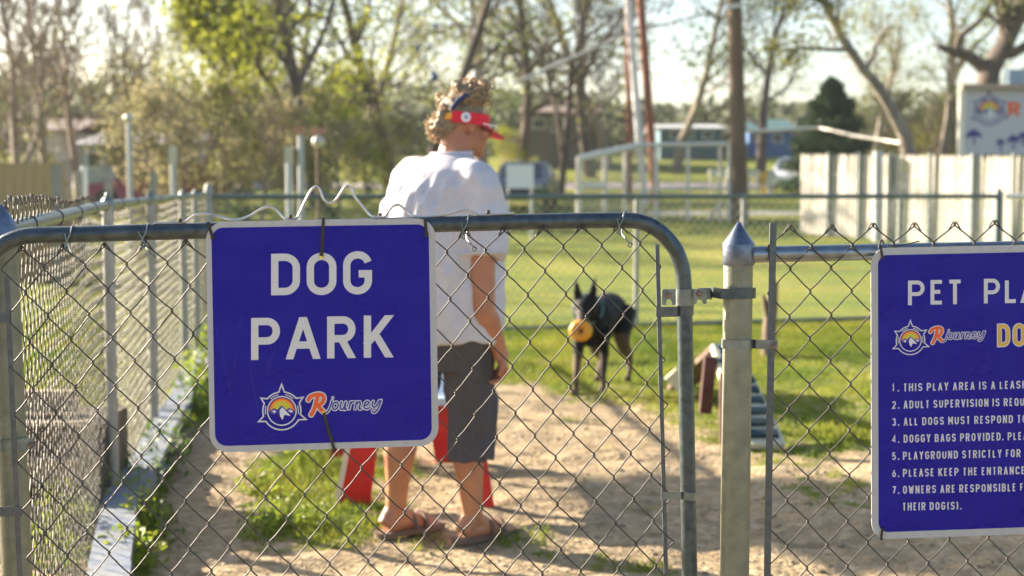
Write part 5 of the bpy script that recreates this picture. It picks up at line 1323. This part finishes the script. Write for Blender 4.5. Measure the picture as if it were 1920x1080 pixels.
put('olive', 1640, 62, 3.7, 1.0, 'distant olive tree behind the leaning trunk', None, g_olive, M['bark_grey'], M['lf_olive'])
put('sparse', 660, 56, 3.0, 1.0, 'pale distant tree left of the large gap of white sky', None, g_sparse, M['bark_grey'], M['lf_lime'])
put('bare', 290, 52, 3.3, 1.0, 'distant bare tree left of the bright yellow-green one', None, g_bare, M['bark_pale'], None)
# thicket of bushes under the trees
bl = [(285, 29, 1.0, 'lf_tan', 'dry tan bush beside the dark red vehicle'), (350, 27, 1.05, 'lf_tan', 'tall tan bush behind the fence corner post'), (425, 30, 1.15, 'lf_olive', 'olive bush under the bright yellow-green tree'), (490, 27, .95, 'lf_tan', 'tan brown bush left of the two grey posts'),
      (555, 33, 1.1, 'lf_olive', 'olive bush behind the two grey posts'), (640, 29, .85, 'lf_green', 'green bush right of the grey posts'), (690, 34, .95, 'lf_lime', 'yellow-green bush near the left shoulder'), (450, 38, 1.4, 'lf_tan', 'broad dry bush behind the olive bush'), (610, 42, 1.4, 'lf_olive', 'large olive bush behind the dark trunk'),
      (740, 40, .9, 'lf_olive', 'olive bush behind the left shoulder'), (20, 42, 1.3, 'lf_olive', 'olive bush behind the tan board fence'), (960, 50, .8, 'lf_lime', 'small lime bush behind the white panel'), (1650, 52, 1.35, 'lf_olive', 'round olive bush at the foot of the leaning trunk'), (1745, 46, 1.3, 'lf_olive', 'olive bush left of the billboard'), (1590, 64, 1.1, 'lf_green', 'green bush beside the dark conifer'), (1800, 48, 1.2, 'lf_tan', 'brown bush behind the billboard edge')]
for i, (px, Y, s, lm_, lab) in enumerate(bl):
    put('bush', px, Y, i * 1.3, s * .86, lab, 'bushes under the trees', g_bush, M['bark_pale'], M[lm_], 'bush', 'bush')
for i, (px, lab) in enumerate(((402, 'low dark shrub nearest the fence corner post'), (470, 'second low dark shrub from the fence corner post'), (535, 'low dark shrub below the two grey service posts'), (600, 'low dark shrub below the globe lamp'), (665, 'low dark shrub left of the person at rail height'), (735, 'low dark shrub hidden partly by the left shoulder'), (905, 'low dark shrub hidden partly by the right shoulder'), (1035, 'low dark shrub left of the white pipe enclosure'))):
    put('bush', px, 21 + (i % 3), i * .9, .24 + .03 * (i % 2), lab, 'low shrubs behind the back fence', g_bush, M['bark_dark'], M['lf_dark'] if i % 2 else M['lf_green'], 'shrub', 'shrub')
# dark conifer
rng = np.random.default_rng(77); n = 9000; z = rng.random(n) ** 1.15; rr = (1 - z) ** .6 * 2.0 * (.5 + .5 * rng.random(n) ** .4) * (1 + .22 * np.sin(z * 34)); a = rng.random(n) * 6.283
C_ = np.stack([rr * np.cos(a), rr * np.sin(a), .2 + z * 4.6], -1) + rng.normal(0, .08, (n, 3)); V, F = leaf_quads(C_, .11, rng); lv = MB(); lv.np(V, F); wd = MB(); wd.tube([(0, 0, -.3), (0, 0, 4.6)], [.12, .02], 8)
tree('conifer', 'dark green rounded conifer in the gap of white sky on the right', 'conifer', wd, lv, M['bark_dark'], M['lf_dark'], at(1556, 60), 0, .98)
# leaning trunk on the right and the big dark tree in the corner
def pxpath(pts, Y, base): 
    return [np.array(P(x, y, Y + (o[0] if o else 0))) - np.array(base) for x, y, *o in pts]
bs = at(1703, 38); tr = pxpath([(1706, 300), (1696, 255), (1672, 205), (1648, 165), (1615, 125), (1578, 70), (1552, 20), (1530, -40), (1500, -110), (1480, -190)], 38, bs)
w_, l_ = tree_mesh(41, H=6, r0=.17, trunk=tr, kids=(11, 6, 5, 3), ratio=.42, up=.1, start=.35, leaves=3600, lsize=.075, lspread=.28, twig_r=.009)
tree('leaning_tree', 'tree with a long trunk leaning left above the picket fence', 'tree', w_, l_, M['bark_grey'], M['lf_olive'], bs)
bs = at(1850, 42); tr = pxpath([(1848, 300), (1850, 170), (1856, 130), (1880, 90), (1905, 40), (1925, -20), (1940, -120)], 42, bs)
w_, l_ = tree_mesh(42, H=7, r0=.36, trunk=tr, kids=(8, 6, 5, 3), ratio=.5, up=.2, start=.45, leaves=2200, lsize=.085, lspread=.3, twig_r=.010)
for pp, rr in (([(1852, 135), (1820, 108), (1790, 98), (1758, 86)], [.24, .17, .14, .07]), ([(1795, 98), (1800, 70), (1830, 45), (1850, 20), (1870, -20)], [.12, .10, .08, .07, .05]), ([(1905, 45), (1880, 10), (1850, -30)], [.24, .19, .13]), ([(1872, 95), (1900, 100), (1960, 60)], [.2, .16, .1])):
    w_.tube(smooth_path([Vector(q) for q in pxpath(pp, 42, bs)], 3), [float(x) for x in np.interp(np.linspace(0, len(rr) - 1, (len(pp) - 1) * 3 + 1), range(len(rr)), rr)], 8)
tree('gnarled_tree', 'big dark gnarled tree rising behind the white billboard', 'tree', w_, l_, M['bark_dark'], M['lf_green'], bs)
# unseen tree added left of the view, crown shaped to shade the dirt
bs = (-11.1, 13.5, 0); tr = [np.array(p) for p in ((0, 0, -.2), (-.02, 0, 2.2), (0, .05, 4.2), (.05, 0, 5.3))]
w_, _ = tree_mesh(51, H=2.2, r0=.07, trunk=tr, kids=(7, 4, 3), levels=3, ratio=.4, up=.3, start=.85, twig_r=.006)
rng = np.random.default_rng(52); c = rng.normal(0, 1, (5200, 3)); c *= (rng.random(5200) ** .33 / np.linalg.norm(c, axis=1))[:, None]; c = c * [.75, .75, .62] + [0, 0, 5.55]
V, F = leaf_quads(c, .05, rng); l_ = MB(); l_.np(V, F)
tree('added_shade_tree', 'small round crowned tree added out of view on the left to shade the dirt', 'tree', w_, l_, M['bark_grey'], M['lf_green'], bs)
# blue scraps in the tree
for i, (x, y, s, lb) in enumerate(((815, 142, .11, 'largest blue scrap of tarp caught in the tree left of the head'), (783, 90, .08, 'blue scrap of tarp caught in the upper branches left of the head'), (797, 108, .06, 'small blue scrap of tarp below the upper one'), (815, 48, .06, 'topmost small blue scrap of tarp in the tree'))):
    c = P(x, y, 45); rs_ = random.Random(i); mb = MB(); g = []
    for a_ in range(5):
        for b_ in range(5): g.append(c + Vector(((a_ - 2) * s * .42 + rs_.uniform(-.03, .03), rs_.uniform(-.08, .08), (b_ - 2) * s * .7)))
    mb.add(g, [(a_ * 5 + b_, a_ * 5 + b_ + 1, a_ * 5 + b_ + 6, a_ * 5 + b_ + 5) for a_ in range(4) for b_ in range(4)])
    single('tarp_scrap', lb, 'tarp scrap', mb, M.setdefault('tarp', mat('blue_tarp', (.05, .13, .32), .6)), tuple(c), 'blue scraps in the tree')
# far wooded rise
rng = np.random.default_rng(5); n = 46000; X = rng.uniform(-75, 80, n); Yf = rng.uniform(105, 150, n); hh = 1.6 + 4.6 * vnoise(X, Yf * .5, 9, 2) + 2.0 * vnoise(X, Yf, 3, 6)
hh = hh * np.interp(X, [-60, -10, 12, 30, 60], [1.15, 1.0, .62, .70, .9])
z0 = np.interp(Yf, [67, 100, 140, 400], [1.15, 3.3, 4.5, 9.0]); C_ = np.stack([X, Yf, z0 + hh * rng.random(n) ** .8], -1); V, F = leaf_quads(C_, .42, rng)
fw = MB(); fw.np(V, F); single('distant_woods', '', '', fw, leafmat('distant_leaves', (.11, .125, .07), (.075, .09, .06)), kind='stuff', smooth=False)

# ------------------------------------------------------------------ white pipe enclosure
M['wpipe'] = mat('white_painted_pipe', (.62, .58, .50), .55, .1)
en = thing('pipe_enclosure', 'tall enclosure of white pipes and chain link left of the utility pole', 'enclosure', at(1230, 38))
def pip(a, b, r, nm='post'): mb = MB(); mb.tube([a, b], r, 10); return part(nm, mb, M['wpipe'], en)
corner = [(1085, 297, 34), (1200, 272, 38), (1368, 270, 38)]
cp = [P(x, y, Y) for x, y, Y in corner]
pip(cp[0], cp[1], .085, 'top_rail'); pip(cp[1], cp[2], .06, 'top_rail')
for x, Y in ((1085, 34), (1134, 35.7), (1172, 37), (1204, 38), (1230, 38), (1290, 38), (1350, 38), (1368, 38)):
    z1 = np.interp(x, [1085, 1200, 1368], [cp[0].z, cp[1].z, cp[2].z]); a = P(x, 300, Y); pip(Vector((a.x, Y, tz(Y) - .2)), Vector((a.x, Y, z1)), .065 if x in (1085, 1134, 1230, 1368) else .045)
pip(P(1090, 350, 34.2), P(1130, 350, 35.5), .10, 'lower_rail'); pip(P(1200, 355, 38), P(1368, 352, 38), .04, 'lower_rail')
pip(P(1320, 430, 38.1), P(1345, 385, 38.1), .05, 'brace')
def emap(a, b):
    a = np.array(a); b = np.array(b); L_ = np.linalg.norm((b - a)[:2]); U = (b - a) / L_
    return (lambda u, v, d: a + u[..., None] * U + np.stack([u * 0, u * 0, -v], -1)), L_
for a, b in ((cp[0], cp[1]), (cp[1], cp[2])):
    f, L_ = emap(a, b); mb = chain_link(f, int(L_ / .06), 36, .12, .12, .0042, 3, 2, .002, (0, 1, 0), detail=False, top=False); part('chain_link_mesh', mb, M['wire_bright'], en, kind='stuff')
# ------------------------------------------------------------------ poles
M['pole'] = mat('brown_utility_pole', (.12, .082, .055), .9, 0, (.17, .12, .08), 4, .3, 20, stretch=(1, 1, .2)); M['rust'] = mat('rusty_red_pole', (.30, .10, .06), .8, 0, (.22, .09, .055), 6)
M['white_p'] = mat('white_pole', (.66, .66, .66), .5)
up_ = thing('utility_pole', 'thick brown wooden utility pole standing right of the white pipe enclosure', 'utility pole', at(1388, 38))
b = P(1390, 300, 38); t_ = P(1376, -60, 38); mb = MB(); mb.tube([Vector((b.x, 38, tz(38) - .3)), t_], [.235, .19], 16); part('pole', mb, M['pole'], up_)
mb = MB(); mb.bar(P(1362, 14, 37.8), P(1408, 6, 37.8), .08, .10); part('cross_arm', mb, M['white_p'], up_)
for nm, lb, b0, t0, Y, r, mt, cat in (('flag_pole', 'tall white pole leaning slightly between the two rusty poles', (1202, 300), (1174, -40), 48, .13, 'white_p', 'pole'), ('rusty_pole', 'rusty brown pole just left of the tall white pole', (1180, 300), (1176, -40), 50, .10, 'rust', 'pole'), ('rusty_pole', 'red-brown leaning pole just right of the tall white pole', (1224, 300), (1198, -40), 47, .15, 'rust', 'pole')):
    a = P(*b0, Y); c = P(*t0, Y); d = (c - a); a2 = a - d * ((a.z - tz(Y) + .3) / d.z); mb = MB(); mb.tube([a2, c], [r, r * .9], 12); single(nm, lb, cat, mb, M[mt], tuple(a2))
mb = MB(); mb.tube(smooth_path([P(960, 158, 46), P(1040, 122, 46.5), P(1100, 96, 47), P(1180, 62, 47.6)], 4), .055, 8); single('guy_rail', 'pale slanting guy rail running up to the tall white pole', 'guy rail', mb, M['wpipe'], tuple(P(1040, 122, 46.5)))
mb = MB(); mb.tube(smooth_path([P(1392, 246, 38), P(1450, 244, 42), P(1532, 240, 46), P(1600, 254, 42), P(1690, 268, 38.2)], 6), .045, 8); single('slack_rope', 'slack cream rope strung from the utility pole to the leaning trunk', 'rope', mb, M['wpipe'], tuple(P(1532, 240, 46)))
# lamp post and other posts on the left
def post_thing(nm, lb, cat, px, ytop, Y, r, mt, base=None, extra=None):
    a = at(px, Y); t = thing(nm, lb, cat, a); z1 = P(px, ytop, Y).z; mb = MB(); mb.tube([(a[0], Y, a[2] - .2), (a[0], Y, z1)], r, 12); part('pole', mb, M[mt], t)
    return t, Vector((a[0], Y, z1))
M['grey_p'] = mat('grey_post', (.36, .38, .40), .6); M['lamp'] = mat('pale_globe', (.45, .42, .36), .35)
t, z = post_thing('lamp_post', 'grey lamp post with a pale head left of the dark red vehicle', 'lamp post', 246, 222, 26, .05, 'grey_p'); mb = MB(); mb.ball(z, (.10, .10, .09)); part('lamp_head', mb, M['lamp'], t)
t, z = post_thing('service_post', 'shorter grey service post with a white top left of its taller twin', 'post', 543, 300, 18, .04, 'grey_p'); mb = MB(); mb.box(tuple(z + Vector((0, 0, .07))), (.09, .09, .2)); part('post_top', mb, M['lamp'], t)
t, z = post_thing('service_post', 'taller grey service post with a small reddish box on top', 'post', 566, 252, 18, .04, 'grey_p'); mb = MB(); mb.box(tuple(z + Vector((-.02, 0, .05))), (.17, .1, .09)); part('meter_box', mb, mat('brick_box', (.36, .20, .14), .8), t)
t, z = post_thing('globe_lamp', 'dark lamp post with a bright round globe beside the grey service posts', 'lamp post', 598, 246, 19, .03, 'pole'); mb = MB(); mb.ball(P(597, 266, 18.9), .085, 14, 10); part('globe', mb, M['lamp'], t); mb = MB(); mb.box(tuple(z), (.2, .1, .08)); part('cap', mb, bpy.data.materials['brick_box'], t)
t, z = post_thing('white_post', 'white topped post standing right of the lamp post', 'post', 327, 290, 24, .05, 'grey_p'); mb = MB(); mb.box(tuple(z), (.12, .12, .3)); part('post_top', mb, M['lamp'], t)
t, z = post_thing('white_post', 'short pale post with a bright top left of the lamp post', 'post', 160, 312, 22, .05, 'white_p')
mb = MB(); a = P(975, 331, 30); mb.box((a.x, 30, a.z), (.58, .04, .5)); pn = thing('sign_board', 'blank white board on thin legs just right of the person', 'board', at(975, 30)); part('board', mb, mat('white_board', (.7, .7, .74), .5), pn)
for dx in (-.25, .25):
    mb = MB(); mb.tube([(a.x + dx, 30.05, tz(30) - .1), (a.x + dx, 30.05, a.z)], .025, 8); part('leg', mb, M['grey_p'], pn)
# ------------------------------------------------------------------ buildings
def building(nm, lb, cat, x0, x1, yt, yb_roof, Y, depth, wallc, roofc, wins, doorx=None, group=None):
    a = P(x0, yt, Y); b = P(x1, yt, Y); g0 = tz(Y) - .3; roofz = P(x0, yb_roof, Y).z; t = thing(nm, lb, cat, ((a.x + b.x) / 2, Y, g0 + .3), group)
    mb = MB(); mb.box(((a.x + b.x) / 2, Y + depth / 2, (g0 + roofz) / 2), (b.x - a.x, depth, roofz - g0)); wl = part('wall', mb, wallc, t, False)
    mb = MB(); ov = .35; pr = [(a.x - ov, Y - ov, roofz), (b.x + ov, Y - ov, roofz), (b.x + ov, Y + depth / 2, a.z), (a.x - ov, Y + depth / 2, a.z)]; mb.prism(pr, (0, 0, .12)); part('roof', mb, roofc, t, False)
    mb = MB(); pr = [(a.x - ov, Y + depth / 2, a.z + .003), (b.x + ov, Y + depth / 2, a.z + .003), (b.x + ov, Y + depth + ov, roofz), (a.x - ov, Y + depth + ov, roofz)]; mb.prism(pr, (0, 0, .12)); part('roof', mb, roofc, t, False)
    for (wx0, wx1, wy0, wy1) in wins:
        p = P(wx0, wy0, Y); q = P(wx1, wy1, Y); mb = MB(); mb.box(((p.x + q.x) / 2, Y - .02, (p.z + q.z) / 2), (q.x - p.x + .12, .06, p.z - q.z + .12)); wf = part('window', mb, M['white_p'], t, False)
        mb = MB(); mb.box(((p.x + q.x) / 2, Y - .055, (p.z + q.z) / 2), (q.x - p.x, .02, p.z - q.z)); part('pane', mb, M['glass_dark'], wf, False)
    if doorx:
        p = P(doorx[0], doorx[2], Y); q = P(doorx[1], doorx[2], Y); mb = MB(); mb.box(((p.x + q.x) / 2, Y - .03, (g0 + .3 + p.z) / 2), (q.x - p.x, .08, p.z - g0 - .3)); part('door', mb, M['glass_dark'], t, False)
    return t
M['glass_dark'] = mat('dark_glass', (.05, .065, .075), .15)
W1 = mat('grey_blue_siding', (.30, .33, .40), .8); W2 = mat('teal_siding', (.05, .11, .14), .7); W3 = mat('blue_siding', (.05, .13, .30), .7); W4 = mat('tan_siding', (.42, .36, .30), .8)
R1_ = mat('grey_shingle', (.20, .21, .23), .9); R2_ = mat('pale_roof', (.40, .41, .41), .7); R3 = mat('teal_roof', (.05, .12, .12), .6); R4 = mat('brown_roof', (.13, .09, .075), .9)
building('house', 'long grey-blue building with a shingle roof behind the left trees', 'building', 150, 352, 246, 275, 66, 10, W1, R1_, [(165, 190, 286, 312), (205, 222, 286, 312), (300, 330, 284, 306)], (236, 262, 290))
building('shed', 'brown roofed shed at the far left behind the board fence', 'building', 50, 138, 222, 248, 74, 8, W4, R4, [(70, 90, 262, 282)])
building('store', 'dark teal building with a pale arched roof right of the rusty poles', 'building', 1238, 1352, 232, 243, 95, 8, W2, R2_, [(1258, 1272, 247, 258), (1285, 1300, 247, 258), (1318, 1336, 247, 258)])
building('store', 'bright blue building with a teal roof right of the utility pole', 'building', 1404, 1486, 222, 245, 100, 8, W3, R3, [(1415, 1430, 252, 266), (1450, 1466, 252, 266)])
building('house', 'dark house with small pale windows behind the trees right of the head', 'building', 985, 1120, 196, 214, 84, 8, mat('dark_siding', (.12, .115, .11), .8), R4, [(1000, 1022, 224, 240), (1035, 1056, 222, 246), (1085, 1104, 224, 240)])
# tan board fence, left
bfn = thing('board_fence', 'weathered tan board fence at the far left behind the side fence', 'fence', at(50, 20)); bme = MB(); bme.box((0, 0, .85), (.135, .022, 1.7)); bme_ = bme.mesh('board', smooth=False)
tanw = mat('tan_board', (.36, .27, .16), .85, 0, (.27, .20, .125), 5, .2, 30, stretch=(1, 1, .2)); x0 = P(-40, 300, 20).x
rb = random.Random(2)
for i in range(9):
    link('board', bme_, tanw, bfn, (x0 + i * .142 - bfn.location.x, rb.uniform(-.01, .01), P(60, 305, 20).z - 1.7 + rb.uniform(-.02, .02)))
for z in (.35, 1.35):
    mb = MB(); mb.box((x0 + .57, 20.03, z), (1.35, .03, .07)); part('back_rail', mb, tanw, bfn, False)
gp = mat('grey_board', (.27, .27, .26), .85, 0, (.20, .20, .19), 5)
for i, (x, yt, Y, wd_) in enumerate(((108, 310, 19, .10), (128, 300, 21, .12), (150, 320, 21, .09), (205, 310, 22, .10), (290, 320, 21, .06))):
    a = at(x, Y); z1 = P(x, yt, Y).z; mb = MB(); mb.box((a[0], Y, z1 / 2 - .1), (wd_, .1, z1 + .2)); single('timber_post', ['dark grey timber post at the right end of the tan board fence', 'taller grey timber post just right of the board fence end', 'thin grey timber post between the board fence and lamp post', 'grey timber post left of the lamp post', 'thin grey post in front of the dark red vehicle'][i], 'post', mb, gp, a, smooth=False)

# ------------------------------------------------------------------ white picket fence
pk = thing('picket_fence', 'tall white picket fence on the right below the billboard', 'fence', (6.6, 32.5, .2))
A_, B_ = Vector(((1503 - 960) / FPX * 32.5, 32.5, 0)), Vector(((1950 - 960) / FPX * 26.5, 26.5, 0)); PU = (B_ - A_).normalized(); PN = Vector((PU.y, -PU.x, 0)); PLn = (B_ - A_).length + 1.6
M['picket'] = mat('white_picket', (.52, .485, .42), .8, 0, (.40, .37, .32), 4, .2, 30, stretch=(1, 1, .3))
mb = MB(); mb.prism([(-.037, 0, 0), (.037, 0, 0), (.037, 0, 1.74), (.018, 0, 1.80), (-.018, 0, 1.80), (-.037, 0, 1.74)], (0, .02, 0)); pme_ = mb.mesh('picket', smooth=False)
rz_ = math.atan2(PU.y, PU.x); n = int(PLn / .122); rp2 = random.Random(6)
for i in range(n):
    p = A_ + PU * (i * .122); o = link('picket', pme_, M['picket'], pk, (p.x - 6.6, p.y - 32.5, tz(p.y) + rp2.uniform(.0, .010) - .2)); o.rotation_euler = (rp2.gauss(0, .006), rp2.gauss(0, .008), rz_)
for z in (.35, 1.35):
    mb = MB(); a = A_ - PN * .035; mb.bar(a + Vector((0, 0, tz(A_.y) + z)), a + PU * PLn + Vector((0, 0, tz(B_.y) + z)), .035, .09, up=Up); part('cross_rail', mb, M['picket'], pk, False)
M['gpost'] = mat('grey_green_post', (.20, .23, .22), .7)
for x in (1556, 1613, 1672, 1745, 1826, 1902):
    k = (x - 960) / FPX; t = (k * A_.y - A_.x) / (PU.x - k * PU.y); p = A_ + PU * t + PN * .06
    mb = MB(); mb.box((p.x, p.y, tz(p.y) + .92), (.075, .075, 1.86)); part('fence_post', mb, M['gpost'], pk, False)
p = A_ + PU * 2.75 + PN * .25; mb = MB(); mb.tube([(p.x, p.y, tz(p.y) - .1), (p.x - .02, p.y, 2.05)], .10, 10); single('shadow_upright', 'stout blue-grey upright standing in for a shadow on the picket fence', 'post', mb, M['grey_p'], tuple(p))  # upright added in place of a pole shadow falling on the pickets
# ------------------------------------------------------------------ billboard
BY = 34.0; bb = thing('billboard', 'large white framed billboard with the round mountain emblem and a red letter R', 'billboard', at(1860, BY))
a = P(1808, 168, BY); b = P(1808, 290, BY); wdt = 3.1; M['bb_white'] = mat('billboard_face', (.46, .46, .52), .5); M['frame'] = mat('billboard_frame', (.70, .66, .58), .6)
mb = MB(); mb.box((a.x + wdt / 2, BY, (a.z + b.z) / 2 + 0), (wdt, .08, a.z - b.z)); part('board', mb, M['bb_white'], bb, False)
mb = MB(); mb.box((a.x - .06, BY - .02, (a.z + b.z) / 2 - .1), (.13, .16, a.z - b.z + .25)); part('frame', mb, M['frame'], bb, False)
mb = MB(); mb.box((a.x + wdt / 2, BY - .04, a.z + .06), (wdt + .2, .3, .12)); part('frame', mb, mat('frame_brown', (.36, .27, .22), .7), bb, False)
for dx in (.3, 2.8):
    mb = MB(); mb.tube([(a.x + dx, BY + .1, tz(BY) - .2), (a.x + dx, BY + .1, b.z + .3)], .08, 10); part('leg', mb, M['grey_p'], bb)
M['navy'] = mat('navy_print', (.03, .03, .22), .5)
bf_ = lambda x, y: P(1855 + x * .118, 208 + y * .118, BY - .05)
logo(bf_, (0, -1, 0), bb, 1.0, 'navy', 'navy', word=False, ro=.003)
pr = Print(lambda x, y: P(x, y, BY - .055), (0, -1, 0)); pr.glyph('R', 1890, 1913, 191, 217, 6.5, 0); pr.obj('lettering', M['p_orange'], bb)
for cx, cy, s in ((1826, 253, 15), (1900, 262, 12), (1918, 255, 10), (1876, 266, 8), (1930, 262, 12)):
    pr = Print(lambda x, y: P(x, y, BY - .055), (0, -1, 0))
    for k in range(9):
        an = math.radians(180 + k * 22.5); pr.ribbon([(cx, cy), (cx + s * math.cos(an), cy + s * .8 * math.sin(an) + abs(math.cos(an)) * 4)], 3.2)
    pr.ribbon([(cx, cy), (cx + 1, cy + 18)], 3); pr.obj('palm_print', M['navy'], bb)
a = P(1906, 148, BY); mb = MB(); mb.box((a.x, BY + .1, a.z), (.42, .3, .44)); single('vent_box', 'small blue-grey box sitting on top of the billboard', 'box', mb, mat('blue_grey_box', (.25, .33, .42), .5), tuple(a), smooth=False)
# ------------------------------------------------------------------ vehicles
def car(nm, lb, cat, loc, rz, body, L_=4.5, W_=1.8, H_=1.5):
    t = thing(nm, lb, cat, loc); t.rotation_euler = (0, 0, rz)
    prof = [(-2.25, .30), (-2.28, .62), (-2.10, .80), (-1.20, .93), (-.55, 1.40), (.25, 1.50), (1.25, 1.46), (1.95, 1.02), (2.22, .95), (2.25, .45), (2.2, .28)]
    mb = MB(); n = len(prof); ws = [.86 if z < 1.1 else .66 for x, z in prof]; V = []
    for s in (-1, 1): V += [(x, s * w__, z) for (x, z), w__ in zip(prof, ws)]
    mb.add(V, [tuple(range(n)), tuple(range(2 * n - 1, n - 1, -1))] + [((i + 1) % n, i, i + n, (i + 1) % n + n) for i in range(n)])
    link('body', mb.mesh('body'), body, t)
    for s in (-1, 1):
        mb = MB(); mb.prism([(-1.08, s * .82, .98), (-.52, s * .70, 1.36), (.25, s * .69, 1.43), (1.15, s * .70, 1.38), (1.62, s * .82, 1.02)], (0, s * .03, 0)); link('side_window', mb.mesh('side_window', smooth=False), M['glass_dark'], t)
    mb = MB(); mb.prism([(-1.16, -.66, .97), (-1.16, .66, .97), (-.60, .58, 1.385), (-.60, -.58, 1.385)], (-.03, 0, .03)); link('windscreen', mb.mesh('windscreen', smooth=False), M['glass_dark'], t)
    for x in (-1.40, 1.42):
        for s in (-1, 1):
            mb = MB(); mb.lathe((x, s * .72, .34), [(.20, 0), (.34, .02), (.34, .18), (.2, .2)], 20, (0, s, 0)); wh = link('wheel', mb.mesh('wheel'), M['black'], t); mb = MB(); mb.lathe((x, s * .92, .34), [(.2, 0), (.19, .015)], 12, (0, s, 0)); link('rim', mb.mesh('rim'), M['galv_light'], wh)
    for s in (-1, 1):
        mb = MB(); mb.box((-2.24, s * .62, .70), (.10, .34, .14)); link('headlight', mb.mesh('headlight'), M['lamp'], t); mb = MB(); mb.box((2.22, s * .66, .85), (.10, .25, .14)); link('tail_light', mb.mesh('tail_light'), M['red_paint'], t)
    return t
wp = mat('white_car_paint', (.72, .74, .78), .25, coat=.6); rp3 = mat('dark_red_car_paint', (.22, .015, .02), .3, coat=.5)
car('parked_car', 'white car parked at the left end of the white picket fence', 'car', at(1492, 62), 1.2, wp)
car('parked_car', 'dark red car parked in front of the grey-blue building', 'car', at(296, 44), .15, rp3)
car('parked_car', 'dark blue-grey car parked behind the blank white board', 'car', at(985, 46), 1.45, mat('slate_car_paint', (.03, .045, .06), .3, coat=.5))
# low white and yellow barriers by the road
for i, (x0, x1, yy, mt, lb) in enumerate(((1400, 1424, 326, 'wpipe', 'pale road barrier left of the yellow one'), (1424, 1438, 328, 'p_mustard', 'short yellow road barrier between two white ones'), (1438, 1452, 325, 'lamp', 'white road barrier beside the white car'), (1330, 1366, 324, 'wpipe', 'pale barrier behind the right side of the pipe enclosure'))):
    Y = 58; a = P(x0, yy, Y); b = P(x1, yy, Y); mb = MB(); mb.box(((a.x + b.x) / 2, Y, a.z), (b.x - a.x, .15, .26))
    for x in (a.x + .08, b.x - .08): mb.box((x, Y + .02, (tz(Y) + a.z) / 2 - .1), (.08, .08, max(.1, a.z - tz(Y)) + .1))
    single('road_barrier', lb, 'barrier', mb, M[mt], at((x0 + x1) / 2, Y), smooth=False)
# the road crossing behind
mb = MB(); X_s = np.linspace(-80, 90, 60); V = []
for y in (66, 71): V += [(float(x), y, tz(y) + .02) for x in X_s]
mb.add(V, [(i, i + 1, i + 61, i + 60) for i in range(59)]); rdm = single('road', '', '', mb, mat('pinkish_asphalt', (.30, .26, .26), .9), kind='structure')
mb = MB(); V = []
for y in (41, 43.2): V += [(float(x), y + .02 * x, tz(y) + .012) for x in np.linspace(4, 16, 20)]
mb.add(V, [(i, i + 1, i + 21, i + 20) for i in range(19)]); single('grey_strip', '', '', mb, mat('mottled_grey', (.26, .25, .22), .95, 0, (.36, .34, .3), 20), kind='structure')  # mottled grey strip laid across the lawn


# ------------------------------------------------------------------ hazy evening air
hz = bpy.data.materials.new('haze'); hz.use_nodes = True; t = hz.node_tree; t.nodes.remove(t.nodes['Principled BSDF']); pv = t.nodes.new('ShaderNodeVolumePrincipled')
pv.inputs['Color'].default_value = (.94, .95, .96, 1); pv.inputs['Density'].default_value = HAZE; pv.inputs['Anisotropy'].default_value = 0; t.links.new(pv.outputs[0], t.nodes['Material Output'].inputs['Volume'])
mb = MB(); mb.box((0, 185, 11.5), (540, 450, 27)); hb = single('haze', '', '', mb, hz, kind='stuff', smooth=False)
